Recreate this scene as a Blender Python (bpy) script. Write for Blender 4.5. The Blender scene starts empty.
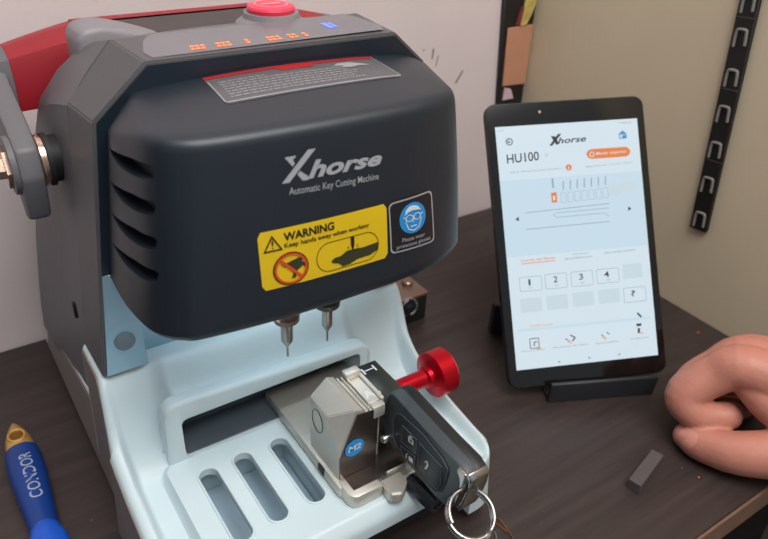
import bpy, bmesh, math, random
from mathutils import Vector, Matrix
from mathutils.bvhtree import BVHTree
random.seed(7)
sc = bpy.context.scene
COL = sc.collection
PI = math.pi

# ------------------------------------------------------------------ camera (metres; desk top is z = 0)
FPX, CX, CY = 720.08, 384.0, 269.5
CAM = Vector((0, 0, 0.40))
_vx = Vector((1600 - CX, -120 - CY, FPX)).normalized()
_vy = Vector((-196 - CX, -210 - CY, FPX)).normalized()
_vz = _vx.cross(_vy)
if _vz.y > 0: _vz = -_vz
R = Matrix((_vx, _vy, _vz))                     # rows: world axes seen in the camera frame (x right, y down, z ahead)
cam_data = bpy.data.cameras.new('camera'); cam = bpy.data.objects.new('camera', cam_data); COL.objects.link(cam)
cam_data.sensor_fit = 'HORIZONTAL'; cam_data.sensor_width = 36.0; cam_data.lens = FPX / 768 * 36
cam_data.clip_start = 0.01; cam_data.clip_end = 50
rx, ry, rz = R.col[0], R.col[1], R.col[2]
cam.matrix_world = Matrix(((rx.x, -ry.x, -rz.x, CAM.x), (rx.y, -ry.y, -rz.y, CAM.y), (rx.z, -ry.z, -rz.z, CAM.z), (0, 0, 0, 1)))
sc.camera = cam
cam_data.dof.use_dof = True; cam_data.dof.focus_distance = 0.43; cam_data.dof.aperture_fstop = 11.0

def ray(x, y): return R @ Vector((x - CX, y - CY, FPX))
def onz(x, y, z=0.0):
    d = ray(x, y); return CAM + d * ((z - CAM.z) / d.z)
def ony(x, y, Y):
    d = ray(x, y); return CAM + d * ((Y - CAM.y) / d.y)
def onx(x, y, X):
    d = ray(x, y); return CAM + d * ((X - CAM.x) / d.x)

# ------------------------------------------------------------------ materials
def mat(name, col, rough=0.5, metal=0.0, var=0.06, scale=40, bump=0.0, bscale=300, coat=0.0, emit=None, estr=0.0, spec=0.5, sss=0.0):
    m = bpy.data.materials.new(name); m.use_nodes = True
    nt = m.node_tree; b = nt.nodes['Principled BSDF']
    b.inputs['Roughness'].default_value = rough; b.inputs['Metallic'].default_value = metal
    b.inputs['Specular IOR Level'].default_value = spec
    if coat: b.inputs['Coat Weight'].default_value = coat; b.inputs['Coat Roughness'].default_value = 0.15
    tc = nt.nodes.new('ShaderNodeTexCoord')
    if var > 0:
        n = nt.nodes.new('ShaderNodeTexNoise'); n.inputs['Scale'].default_value = scale; n.inputs['Detail'].default_value = 4
        r = nt.nodes.new('ShaderNodeValToRGB')
        r.color_ramp.elements[0].position = .3; r.color_ramp.elements[1].position = .7
        r.color_ramp.elements[0].color = (*[c * (1 - var) for c in col], 1); r.color_ramp.elements[1].color = (*[min(1, c * (1 + var)) for c in col], 1)
        nt.links.new(tc.outputs['Object'], n.inputs['Vector']); nt.links.new(n.outputs['Fac'], r.inputs['Fac']); nt.links.new(r.outputs['Color'], b.inputs['Base Color'])
    else: b.inputs['Base Color'].default_value = (*col, 1)
    if bump > 0:
        n2 = nt.nodes.new('ShaderNodeTexNoise'); n2.inputs['Scale'].default_value = bscale; n2.inputs['Detail'].default_value = 3
        bp = nt.nodes.new('ShaderNodeBump'); bp.inputs['Strength'].default_value = bump; bp.inputs['Distance'].default_value = 0.001
        nt.links.new(tc.outputs['Object'], n2.inputs['Vector']); nt.links.new(n2.outputs['Fac'], bp.inputs['Height']); nt.links.new(bp.outputs['Normal'], b.inputs['Normal'])
    if emit: b.inputs['Emission Color'].default_value = (*emit, 1); b.inputs['Emission Strength'].default_value = estr
    if sss: b.inputs['Subsurface Weight'].default_value = sss; b.inputs['Subsurface Radius'].default_value = (.006, .002, .001); b.inputs['Subsurface Scale'].default_value = 1.0
    return m

def srgb(r, g, b):
    f = lambda c: (c / 255 / 12.92) if c / 255 <= .04045 else ((c / 255 + .055) / 1.055) ** 2.4
    return (f(r), f(g), f(b))

M = {}
M['white'] = mat('white_plastic', srgb(192, 207, 211), .42, bump=.06, bscale=900, var=.015)
M['trough'] = mat('trough_plastic', srgb(168, 190, 205), .35, var=.03)
M['liner'] = mat('dark_slot_plastic', srgb(84, 94, 102), .4)
M['grey'] = mat('grey_shell_plastic', srgb(98, 96, 99), .5, bump=.1, bscale=1500, var=.03)
M['frame'] = mat('frame_grey_plastic', srgb(84, 82, 84), .48, bump=.1, bscale=1500, var=.03)
M['lightgrey'] = mat('light_grey_plastic', srgb(128, 124, 128), .5, var=.03)
M['cover'] = mat('black_cover_plastic', srgb(29, 37, 46), .42, bump=.05, bscale=1800, var=.04)
M['bezel'] = mat('navy_bezel_plastic', srgb(26, 36, 46), .3, var=.04)
M['vent'] = mat('vent_black', srgb(14, 15, 16), .6)
M['plate'] = mat('blue_grey_sheet_metal', srgb(150, 180, 196), .32, .7, var=.03)
M['screwcap'] = mat('screw_cap_grey', srgb(112, 126, 132), .45, .3)
M['panel'] = mat('control_panel_film', srgb(112, 110, 115), .22, var=.04)
M['led'] = mat('orange_digit_light', (.9, .2, .05), .4, var=0, emit=(1, .16, .04), estr=.8)
M['ledblue'] = mat('blue_digit_light', (.1, .15, .9), .4, var=0, emit=(.12, .2, 1), estr=1.0)
M['skirt'] = mat('side_skirt_grey_plastic', srgb(122, 113, 109), .5, bump=.1, bscale=1200, var=.03)
M['red'] = mat('red_grip_plastic', srgb(146, 18, 32), .45, bump=.08, bscale=1200)
M['redbutton'] = mat('red_button_plastic', srgb(238, 62, 88), .35, var=.03)
M['buttontext'] = mat('button_mark', srgb(250, 150, 170), .5, var=0)
M['redmetal'] = mat('red_anodised_metal', srgb(190, 14, 34), .28, .75, var=.05)
M['steel'] = mat('steel', srgb(170, 168, 164), .25, 1.0, var=.08)
M['chrome'] = mat('chrome', srgb(178, 176, 174), .2, 1.0, var=.02)
M['brassy'] = mat('copper_washer', srgb(222, 190, 168), .22, 1.0, var=.1)
M['brass'] = mat('brass', srgb(222, 176, 96), .35, .6, var=.12)
M['nickel'] = mat('satin_nickel', srgb(206, 202, 192), .42, .62, bump=.04, bscale=700, var=.05)
M['nickeldark'] = mat('ground_steel_face', srgb(112, 104, 100), .24, .92, var=.08)
M['darksteel'] = mat('dark_steel', srgb(84, 88, 84), .35, .85, var=.08)
M['blackrubber'] = mat('black_rubber', srgb(22, 22, 23), .6)
M['blackgloss'] = mat('black_gloss_plastic', srgb(34, 37, 42), .22)
M['fob'] = mat('fob_black_plastic', srgb(60, 67, 71), .36, bump=.1, bscale=2000)
M['fobspine'] = mat('fob_spine_plastic', srgb(26, 27, 29), .45)
M['fobkey'] = mat('fob_button_rubber', srgb(40, 45, 49), .42)
M['silverprint'] = mat('silver_print', srgb(172, 176, 182), .4, .2, var=.02)
M['whiteprint'] = mat('white_print', srgb(220, 224, 228), .5, var=0)
M['greyprint'] = mat('grey_print', srgb(148, 148, 150), .5, var=0)
M['blackprint'] = mat('black_print', srgb(22, 20, 18), .5, var=0)
M['greenprint'] = mat('dark_green_print', srgb(52, 56, 34), .5, var=0)
M['yellow'] = mat('yellow_sticker', srgb(226, 190, 22), .42, var=.03)
M['orange'] = mat('orange_red_print', srgb(214, 76, 26), .5, var=0)
M['redprint'] = mat('red_print', srgb(172, 28, 34), .4, var=0)
M['labelgrey'] = mat('label_grey_film', srgb(88, 86, 90), .4, var=.03)
M['labelblack'] = mat('label_black_film', srgb(24, 27, 32), .4, var=.03)
M['cyan'] = mat('blue_print', srgb(30, 144, 214), .45, var=.02)
M['bluetool'] = mat('blue_tool_plastic', srgb(14, 56, 128), .4, bump=.1, bscale=1500, var=.08)
M['bluelight'] = mat('light_blue_tool_plastic', srgb(22, 84, 190), .4, var=.05)
M['toolprint'] = mat('tool_print', srgb(150, 160, 176), .5, var=0)
M['tablet'] = mat('tablet_black_glass', srgb(16, 15, 15), .1, var=0)
M['tabletbody'] = mat('tablet_body', srgb(26, 27, 30), .45)
M['stand'] = mat('stand_dark_plastic', srgb(36, 38, 42), .5)
M['ferrite'] = mat('dark_grey_block', srgb(78, 72, 70), .55, bump=.2, bscale=800)
M['railblack'] = mat('rail_black', srgb(22, 20, 20), .5)
M['railmark'] = mat('rail_grey', srgb(122, 118, 112), .6)
M['bardark'] = mat('handle_bar_dark', srgb(70, 63, 62), .5)
M['cardorange'] = mat('orange_card', srgb(190, 136, 106), .6, var=.05)
M['packyellow'] = mat('yellow_packet', srgb(196, 172, 96), .5, var=.25, scale=120)
M['packred'] = mat('red_packet', srgb(120, 50, 46), .5)
M['pinkpaper'] = mat('pink_paper', srgb(206, 176, 186), .6, var=.12, scale=200)
M['copper'] = mat('copper_wire', srgb(190, 120, 80), .35, .9)
M['skin'] = mat('skin', srgb(188, 124, 106), .5, bump=.25, bscale=420, var=.1, scale=38, sss=.12)
M['nail'] = mat('nail', srgb(208, 142, 126), .32, var=.03)
M['bronze'] = mat('bronze_metal', srgb(142, 118, 104), .35, .7, var=.1)
M['floor'] = mat('floor_tile', srgb(96, 92, 92), .6)

def screen_mat(name, col, s):
    m = bpy.data.materials.new(name); m.use_nodes = True
    b = m.node_tree.nodes['Principled BSDF']; b.inputs['Base Color'].default_value = (.02, .02, .02, 1); b.inputs['Roughness'].default_value = .15
    b.inputs['Emission Color'].default_value = (*col, 1); b.inputs['Emission Strength'].default_value = s
    return m
SCR = .74
M['scr'] = screen_mat('screen_pale_blue', srgb(212, 236, 250), SCR)
M['scrwhite'] = screen_mat('screen_white', srgb(226, 243, 253), SCR)
M['scrgrey'] = screen_mat('screen_grey', srgb(214, 232, 242), SCR)
M['scrline'] = screen_mat('screen_line', srgb(160, 178, 192), SCR)
M['scrtext'] = screen_mat('screen_text', srgb(52, 58, 66), SCR)
M['scrfaint'] = screen_mat('screen_faint_text', srgb(140, 156, 168), SCR)
M['scrorange'] = screen_mat('screen_orange', srgb(246, 136, 62), SCR)
M['scrpeach'] = screen_mat('screen_peach', srgb(240, 186, 160), SCR)
M['scrblue'] = screen_mat('screen_blue', srgb(70, 150, 220), SCR)

def wall_mat(name, col, spots=True):
    m = mat(name, col, .75, var=.035, scale=6, bump=.12, bscale=160)
    if spots:
        nt = m.node_tree; b = nt.nodes['Principled BSDF']
        tc = nt.nodes.new('ShaderNodeTexCoord'); mp = nt.nodes.new('ShaderNodeMapping'); mp.inputs['Scale'].default_value = (1, 1, .45); mp.inputs['Rotation'].default_value = (0, .5, 0)
        n = nt.nodes.new('ShaderNodeTexNoise'); n.inputs['Scale'].default_value = 55; n.inputs['Detail'].default_value = 1
        r = nt.nodes.new('ShaderNodeValToRGB'); r.color_ramp.elements[0].position = .735; r.color_ramp.elements[1].position = .775
        r.color_ramp.elements[0].color = (0, 0, 0, 1); r.color_ramp.elements[1].color = (.45, .45, .45, 1)
        mx = nt.nodes.new('ShaderNodeMix'); mx.data_type = 'RGBA'
        old = b.inputs['Base Color'].links[0].from_socket
        nt.links.new(tc.outputs['Object'], mp.inputs['Vector']); nt.links.new(mp.outputs['Vector'], n.inputs['Vector']); nt.links.new(n.outputs['Fac'], r.inputs['Fac'])
        nt.links.new(r.outputs['Color'], mx.inputs['Factor']); nt.links.new(old, mx.inputs['A']); mx.inputs['B'].default_value = (*[c * .35 for c in col], 1)
        nt.links.new(mx.outputs['Result'], b.inputs['Base Color'])
    return m
M['wallback'] = wall_mat('painted_wall', srgb(214, 200, 199), False)
M['wallright'] = wall_mat('beige_board', srgb(204, 189, 162), False)

def wood_mat():
    m = bpy.data.materials.new('dark_brown_desk_laminate'); m.use_nodes = True
    nt = m.node_tree; b = nt.nodes['Principled BSDF']; b.inputs['Roughness'].default_value = .42
    tc = nt.nodes.new('ShaderNodeTexCoord'); mp = nt.nodes.new('ShaderNodeMapping'); mp.inputs['Scale'].default_value = (5, 90, 60)
    n = nt.nodes.new('ShaderNodeTexNoise'); n.inputs['Scale'].default_value = 1; n.inputs['Detail'].default_value = 6; n.inputs['Roughness'].default_value = .65
    r = nt.nodes.new('ShaderNodeValToRGB'); r.color_ramp.elements[0].position = .32; r.color_ramp.elements[1].position = .72
    r.color_ramp.elements[0].color = (*srgb(42, 34, 33), 1); r.color_ramp.elements[1].color = (*srgb(63, 52, 49), 1)
    n3 = nt.nodes.new('ShaderNodeTexNoise'); n3.inputs['Scale'].default_value = 260; n3.inputs['Detail'].default_value = 1
    r3 = nt.nodes.new('ShaderNodeValToRGB'); r3.color_ramp.elements[0].position = .77; r3.color_ramp.elements[1].position = .82
    mx = nt.nodes.new('ShaderNodeMix'); mx.data_type = 'RGBA'; mx.inputs['B'].default_value = (*srgb(96, 80, 74), 1)
    bp = nt.nodes.new('ShaderNodeBump'); bp.inputs['Strength'].default_value = .25; bp.inputs['Distance'].default_value = .0006
    nt.links.new(tc.outputs['Object'], mp.inputs['Vector']); nt.links.new(mp.outputs['Vector'], n.inputs['Vector']); nt.links.new(n.outputs['Fac'], r.inputs['Fac'])
    nt.links.new(tc.outputs['Object'], n3.inputs['Vector']); nt.links.new(n3.outputs['Fac'], r3.inputs['Fac']); nt.links.new(r3.outputs['Color'], mx.inputs['Factor'])
    nt.links.new(r.outputs['Color'], mx.inputs['A']); nt.links.new(mx.outputs['Result'], b.inputs['Base Color'])
    nt.links.new(n.outputs['Fac'], bp.inputs['Height']); nt.links.new(bp.outputs['Normal'], b.inputs['Normal'])
    return m
M['wood'] = wood_mat()
M['woodedge'] = mat('desk_edge_band', srgb(112, 84, 68), .5, var=.12, scale=60)

# ------------------------------------------------------------------ mesh helpers
def add_box(bm, lo, hi, bev=0.0, seg=2, rot=None):
    lo, hi = Vector(lo), Vector(hi); c = (lo + hi) / 2; s = hi - lo
    mtx = Matrix.Translation(c) @ (rot.to_4x4() if rot else Matrix.Identity(4)) @ Matrix.Diagonal((*s, 1))
    r = bmesh.ops.create_cube(bm, size=1, matrix=mtx)
    if bev:
        es = {e for v in r['verts'] for e in v.link_edges}
        bmesh.ops.bevel(bm, geom=list(es), offset=bev, segments=seg, affect='EDGES', profile=.5)
def box(lo, hi, bev=0.0, seg=2, rot=None):
    bm = bmesh.new(); add_box(bm, lo, hi, bev, seg, rot); return bm
def add_prism(bm, pts, vec, bev=0.0, seg=2):
    """closed polygon pts (3-D, planar) swept by vec"""
    vec = Vector(vec); a = [bm.verts.new(p) for p in pts]; b = [bm.verts.new(Vector(p) + vec) for p in pts]; n = len(a)
    fs = [bm.faces.new(a), bm.faces.new(b[::-1])]
    for i in range(n): fs.append(bm.faces.new((a[i], b[i], b[(i + 1) % n], a[(i + 1) % n])))
    bmesh.ops.recalc_face_normals(bm, faces=fs)
    if bev: bmesh.ops.bevel(bm, geom=list({e for f in fs for e in f.edges}), offset=bev, segments=seg, affect='EDGES', profile=.5)
def prism(pts, vec, bev=0.0, seg=2):
    bm = bmesh.new(); add_prism(bm, pts, vec, bev, seg); return bm
def frame_of(d):
    d = Vector(d).normalized(); u = d.cross(Vector((0, 0, 1)))
    if u.length < 1e-4: u = d.cross(Vector((1, 0, 0)))
    u.normalize(); return u, d.cross(u).normalized(), d
def add_lathe(bm, o, axis, prof, n=40, cap=True):
    """prof: (distance along axis, radius)"""
    u, v, d = frame_of(axis); o = Vector(o); rings = []
    for t, r in prof:
        rings.append([bm.verts.new(o + d * t + (u * math.cos(2 * PI * k / n) + v * math.sin(2 * PI * k / n)) * max(r, 1e-5)) for k in range(n)])
    fs = []
    for a, b in zip(rings, rings[1:]):
        for k in range(n): fs.append(bm.faces.new((a[k], a[(k + 1) % n], b[(k + 1) % n], b[k])))
    if cap: fs += [bm.faces.new(rings[0][::-1]), bm.faces.new(rings[-1])]
    bmesh.ops.recalc_face_normals(bm, faces=fs)
def lathe(o, axis, prof, n=40, cap=True):
    bm = bmesh.new(); add_lathe(bm, o, axis, prof, n, cap); return bm
def add_loft(bm, rings, cap=True):
    vs = [[bm.verts.new(p) for p in r] for r in rings]; n = len(vs[0]); fs = []
    for a, b in zip(vs, vs[1:]):
        for k in range(n): fs.append(bm.faces.new((a[k], a[(k + 1) % n], b[(k + 1) % n], b[k])))
    if cap: fs += [bm.faces.new(vs[0][::-1]), bm.faces.new(vs[-1])]
    bmesh.ops.recalc_face_normals(bm, faces=fs)
def loft(rings, cap=True):
    bm = bmesh.new(); add_loft(bm, rings, cap); return bm
def add_tube(bm, pts, r, n=10, closed=False):
    pts = [Vector(p) for p in pts]; N = len(pts); rings = []; pu = None
    for i, p in enumerate(pts):
        if closed: d = pts[(i + 1) % N] - pts[i - 1]
        else: d = pts[min(i + 1, N - 1)] - pts[max(i - 1, 0)]
        d.normalize()
        if pu is None: u = frame_of(d)[0]
        else: u = (pu - d * pu.dot(d)).normalized()
        pu = u; v = d.cross(u); rr = r[i] if isinstance(r, (list, tuple)) else r
        rings.append([bm.verts.new(p + (u * math.cos(2 * PI * k / n) + v * math.sin(2 * PI * k / n)) * rr) for k in range(n)])
    prs = list(zip(rings, rings[1:])) + ([(rings[-1], rings[0])] if closed else [])
    fs = []
    for a, b in prs:
        for k in range(n): fs.append(bm.faces.new((a[k], a[(k + 1) % n], b[(k + 1) % n], b[k])))
    if not closed: fs += [bm.faces.new(rings[0][::-1]), bm.faces.new(rings[-1])]
    bmesh.ops.recalc_face_normals(bm, faces=fs)
def tube(pts, r, n=10, closed=False):
    bm = bmesh.new(); add_tube(bm, pts, r, n, closed); return bm
def catmull(pts, per):
    P = [Vector(p) for p in pts]; out = []
    for i in range(len(P) - 1):
        a, b, c, d = P[max(i - 1, 0)], P[i], P[i + 1], P[min(i + 2, len(P) - 1)]
        for k in range(per):
            t = k / per
            out.append(.5 * ((2 * b) + (c - a) * t + (2 * a - 5 * b + 4 * c - d) * t * t + (3 * b - a - 3 * c + d) * t ** 3))
    out.append(P[-1]); return out
def rrect(w, h, r, n=5):
    """rounded rectangle, centred, 2-D"""
    out = []
    for cx, cy, a0 in ((w / 2 - r, h / 2 - r, 0), (-w / 2 + r, h / 2 - r, PI / 2), (-w / 2 + r, -h / 2 + r, PI), (w / 2 - r, -h / 2 + r, 1.5 * PI)):
        for k in range(n + 1):
            a = a0 + PI / 2 * k / n; out.append((cx + r * math.cos(a), cy + r * math.sin(a)))
    return out

def root_loc(p):
    v = Vector((0, 0, 0))
    while p is not None: v = v + p.location; p = p.parent
    return v
def obj(name, bm, m, parent=None, smooth=38, origin=None):
    """link a bmesh given in world coordinates as ONE mesh object"""
    me = bpy.data.meshes.new(name)
    off = root_loc(parent) if parent else Vector((0, 0, 0))
    loc = Vector(origin) if origin is not None else Vector((0, 0, 0))
    bmesh.ops.translate(bm, verts=bm.verts[:], vec=-(off + loc))
    bm.to_mesh(me); bm.free()
    if smooth:
        me.polygons.foreach_set('use_smooth', [True] * len(me.polygons)); me.set_sharp_from_angle(angle=math.radians(smooth))
    o = bpy.data.objects.new(name, me); COL.objects.link(o); o.location = loc
    for mm in (m if isinstance(m, (list, tuple)) else [m]): me.materials.append(mm)
    if parent: o.parent = parent
    return o
def tag(o, label, cat, group=None):
    o['label'] = label; o['category'] = cat
    if group: o['group'] = group
    return o
def thing(name, label, cat, loc, group=None):
    o = bpy.data.objects.new(name, None); COL.objects.link(o); o.location = loc; o.empty_display_size = .02
    return tag(o, label, cat, group)
def struct(name, bm, m):
    o = obj(name, bm, m); o['kind'] = 'structure'; return o
def bm_mesh(bm, name='tmp'):
    me = bpy.data.meshes.new(name); bm.to_mesh(me); bm.free(); return me
def boolean(bm, cutters, op='DIFFERENCE'):
    """returns a bmesh with the cutters taken away"""
    o = bpy.data.objects.new('work', bm_mesh(bm)); COL.objects.link(o); tmp = []
    for c in cutters:
        co = bpy.data.objects.new('work_cutter', bm_mesh(c)); COL.objects.link(co); tmp.append(co)
        md = o.modifiers.new('b', 'BOOLEAN'); md.operation = op; md.object = co; md.solver = 'EXACT'
    bpy.context.view_layer.update()
    dg = bpy.context.evaluated_depsgraph_get()
    me = bpy.data.meshes.new_from_object(o.evaluated_get(dg))
    out = bmesh.new(); out.from_mesh(me)
    for q in tmp + [o]: bpy.data.objects.remove(q, do_unlink=True)
    bpy.data.meshes.remove(me); return out

def merge(objs, into):
    """surface print goes into the mesh of the part it is printed on"""
    b = bmesh.new(); b.from_mesh(into.data); mats = list(into.data.materials)
    for o in objs:
        n0 = len(b.faces); b.from_mesh(o.data); b.faces.ensure_lookup_table()
        for f in b.faces[n0:]: f.material_index = len(mats)
        mats.append(o.data.materials[0]); bpy.data.objects.remove(o, do_unlink=True)
    b.to_mesh(into.data); b.free()
    for m_ in mats[len(into.data.materials):]: into.data.materials.append(m_)
# lettering and printed marks ------------------------------------------------
_tc = {}
def text_uv(s, bold=0.0, shear=0.0):
    """lettering as a flat triangulated mesh scaled to 0..1 by 0..1"""
    k = (s, bold, shear)
    if k in _tc: return _tc[k]
    c = bpy.data.curves.new('t', 'FONT'); c.body = s; c.offset = bold; c.shear = shear; c.resolution_u = 3; c.size = 1
    o = bpy.data.objects.new('t', c); COL.objects.link(o); bpy.context.view_layer.update()
    me = bpy.data.meshes.new_from_object(o.evaluated_get(bpy.context.evaluated_depsgraph_get()))
    vs = [v.co.copy() for v in me.vertices]; fs = [tuple(p.vertices) for p in me.polygons]
    bpy.data.objects.remove(o, do_unlink=True); bpy.data.curves.remove(c); bpy.data.meshes.remove(me)
    x0 = min(v.x for v in vs); x1 = max(v.x for v in vs); y0 = min(v.y for v in vs); y1 = max(v.y for v in vs)
    vs = [((v.x - x0) / (x1 - x0), (v.y - y0) / (y1 - y0)) for v in vs]
    _tc[k] = (vs, fs); return _tc[k]
class Print:
    """collects flat shapes in a (u, v) sheet and lays them on a surface through fn(u, v, lift)"""
    def __init__(s, fn, lift): s.fn = fn; s.lift = lift; s.bm = bmesh.new()
    def poly(s, pts):
        vs = [s.bm.verts.new(s.fn(u, v, s.lift)) for u, v in pts]
        f = s.bm.faces.new(vs); bmesh.ops.triangulate(s.bm, faces=[f])
    def strip(s, a, b):
        K = 6
        dens = lambda q: [(q[i][0] + (q[(i + 1) % len(q)][0] - q[i][0]) * k / K, q[i][1] + (q[(i + 1) % len(q)][1] - q[i][1]) * k / K) for i in range(len(q)) for k in range(K)] if len(q) < 30 else q
        a, b = dens(a), dens(b)
        A = [s.bm.verts.new(s.fn(u, v, s.lift)) for u, v in a]; B = [s.bm.verts.new(s.fn(u, v, s.lift)) for u, v in b]; n = len(A)
        for i in range(n): s.bm.faces.new((A[i], A[(i + 1) % n], B[(i + 1) % n], B[i]))
    def disc(s, c, ru, rv, n=28): s.poly([(c[0] + ru * math.cos(2 * PI * k / n), c[1] + rv * math.sin(2 * PI * k / n)) for k in range(n)])
    def ring(s, c, ru, rv, w, n=36):
        f = lambda q: [(c[0] + ru * q * math.cos(2 * PI * k / n), c[1] + rv * q * math.sin(2 * PI * k / n)) for k in range(n)]
        s.strip(f(1), f(1 - w))
    def line(s, p, q, wu, wv):
        dx, dy = (q[0] - p[0]) / wu, (q[1] - p[1]) / wv; L = math.hypot(dx, dy); nx, ny = -dy / L * wu / 2, dx / L * wv / 2
        s.poly([(p[0] + nx, p[1] + ny), (q[0] + nx, q[1] + ny), (q[0] - nx, q[1] - ny), (p[0] - nx, p[1] - ny)])
    def rect(s, u0, v0, u1, v1): s.poly([(u0, v0), (u1, v0), (u1, v1), (u0, v1)])
    def frame(s, u0, v0, u1, v1, wu, wv):
        s.strip([(u0, v0), (u1, v0), (u1, v1), (u0, v1)], [(u0 + wu, v0 + wv), (u1 - wu, v0 + wv), (u1 - wu, v1 - wv), (u0 + wu, v1 - wv)])
    def text(s, t, u0, v0, u1, v1, bold=0.0, shear=0.0, dv=0.0):
        vs, fs = text_uv(t, bold, shear)
        V = [s.bm.verts.new(s.fn(u0 + (u1 - u0) * a, v0 + (v1 - v0) * b + dv * a, s.lift)) for a, b in vs]
        for f in fs:
            try: s.bm.faces.new([V[i] for i in f])
            except ValueError: pass
    def grid(s, nu, nv, r=0.0, asp=1.0):
        """a full sheet 0..1, corners rounded by r (in u; asp = width / height)"""
        rows = []
        for j in range(nv + 1):
            v = j / nv; d = min(v, 1 - v) / asp; ins = 0
            if d < r: ins = r - math.sqrt(max(0, r * r - (r - d) ** 2))
            rows.append([s.bm.verts.new(s.fn(ins + (1 - 2 * ins) * i / nu, v, s.lift)) for i in range(nu + 1)])
        for j in range(nv):
            for i in range(nu): s.bm.faces.new((rows[j][i], rows[j][i + 1], rows[j + 1][i + 1], rows[j + 1][i]))
    def build(s, name, m, parent):
        bmesh.ops.recalc_face_normals(s.bm, faces=s.bm.faces[:]); return obj(name, s.bm, m, parent, smooth=0)

# ================================================================== SETTING
wb = struct('wall_back', box((-.9, .578, -.75), (.62, .64, 1.3)), M['wallback'])
M['scuff'] = mat('wall_scuff', srgb(128, 112, 110), .8)
for q_ in (((433, 48), (434.5, 49), (432.5, 60), (431.5, 58)), ((438, 55), (438.8, 56), (436, 67), (435.4, 66)), ((462.5, 70), (463.5, 71), (456, 84), (454.8, 83)), ((424, 49), (424.8, 49), (423.6, 52), (423, 51))):
    obj('scuff', prism([ony(*k, .5779) for k in q_], (0, .0004, 0)), M['scuff'], wb)
struct('wall_right', box((.59, -.9, -.75), (.65, .578, 1.3)), M['wallright'])
struct('floor', box((-.9, -.9, -.80), (.65, .64, -.75)), M['floor'])

desk = thing('desk', 'dark brown wood-grain desk carrying the cutting machine and tablet', 'table', (.1, .35, -.75))
obj('tabletop', box((-.7, .1345, -.024), (.588, .576, 0), .0008, 1), M['wood'], desk)
obj('edge_band', box((-.7, .1325, -.0235), (.588, .1344, -.0006)), M['woodedge'], desk)['label'] = 'lighter brown front edge band'
for x, y in ((-.66, .17), (.55, .17), (-.66, .54), (.55, .54)):
    obj('leg', box((x - .025, y - .025, -.75), (x + .025, y + .025, -.0242)), M['wood'], desk)

# ================================================================== KEY CUTTING MACHINE
mach = thing('key_cutting_machine', 'large white and dark grey key cutting machine with black front cover', 'machine', (.16, .38, 0))
XC = .1665
def sstep(a, b, x):
    t = max(0, min(1, (x - a) / (b - a))); return t * t * (3 - 2 * t)
PROF = [(.20, .0560), (.25, .0580), (.275, .0615), (.300, .066), (.318, .073), (.329, .080), (.337, .089), (.3425, .103), (.347, .115), (.352, .1185), (.3895, .119), (.395, .066), (.42, .060), (.56, .034)]
def prof(y):
    for (a, za), (b, zb) in zip(PROF, PROF[1:]):
        if y <= b:
            t = max(0, (y - a) / (b - a)); return za + (zb - za) * t
    return PROF[-1][1]
YF = .2235
def xl(y):
    x = .0445
    if y < YF + .022: d = .022 - (y - YF); x += .022 - math.sqrt(max(0, .022 ** 2 - d * d))
    if y > .33: x = .0445 + .006 * sstep(.32, .36, y)
    return x
def xr(y):
    x = .2618 + .0007 * sstep(.29, .345, y)
    if y < YF + .022: d = .022 - (y - YF); x -= .022 - math.sqrt(max(0, .022 ** 2 - d * d))
    return x
def rdrop(d, r): return 0 if d >= r else r - math.sqrt(max(0, r * r - (r - d) ** 2))
HY = .3245
PROFV = [(.20, .0505), (.25, .0510), (.29, .0520), (.310, .0530), (.320, .0555), (.329, .0620), (.337, .0760), (.3435, .0960), (.3475, .1120), (.352, .1185), (.3895, .119)]
def lerp_tab(T, y):
    for (a, za), (b, zb) in zip(T, T[1:]):
        if y <= b:
            t = max(0, (y - a) / (b - a)); return za + (zb - za) * t
    return T[-1][1]
def height(x, y):
    if y >= .38: zv = prof(y)
    else:
        base = sum(prof(y + k * .003) for k in (-1.5, -.5, .5, 1.5)) / 4
        val = sum(lerp_tab(PROFV, y + k * .003) for k in (-1.5, -.5, .5, 1.5)) / 4
        inner = sstep(.0510, .0575, x) * (1 - sstep(.252, .258, x)) * sstep(YF + .002, YF + .010, y)
        zv = base + (val - base) * inner
        # raised pad carrying the slots
        rc_ = .0085; px_ = .0695; ins = 0
        if y > HY - .0015 - rc_: ins = rdrop(max(HY - .0015 - y, 0), rc_)
        pad = sstep(px_ + ins - .0012, px_ + ins + .0026, x) * (1 - sstep(.236, .242, x)) * sstep(YF + .001, YF + .007, y) * (1 - sstep(HY - .0015, HY + .0015, y) * (1 - sstep(.080, .086, x)))
        if y < HY + .004: zv = zv + max(0, .0605 - zv) * pad
        # proud rim around the bed opening, deck sloping up behind it
        if y >= HY - .006 and .0762 < x < .2215:
            zt = .1048 - (x - .085) * .055
            zr = zt - rdrop(min(x - .0762, .2215 - x), .010)
            f = y - HY + .003
            if f > 0 and y < HY + .0085:
                zv = max(zv, zr - rdrop(f, .004) - rdrop(HY + .0085 - y, .003))
            if y >= HY + .004:
                fill = sstep(.0765, .0880, x) * (1 - sstep(.210, .2205, x))
                q = (zt - .0045) + (.1185 - zt + .0045) * sstep(HY + .010, .352, y)
                zv = max(zv, zv + (q - zv) * fill)
    e = min(x - xl(y), xr(y) - x, y - YF)
    return zv - rdrop(max(e, 0), .006)
ys = [YF + .0006 * i ** 1.25 for i in range(20)]
y = ys[-1]
while y < .552:
    y += .0011 if (HY - .008 < y < HY + .008) else (.0012 if .384 < y < .398 else .0026); ys.append(y)
us = []
NX = 150
for i in range(NX + 1):
    t = i / NX; us.append(t)
extra = []
bm = bmesh.new(); rows = []; brow = []
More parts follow.
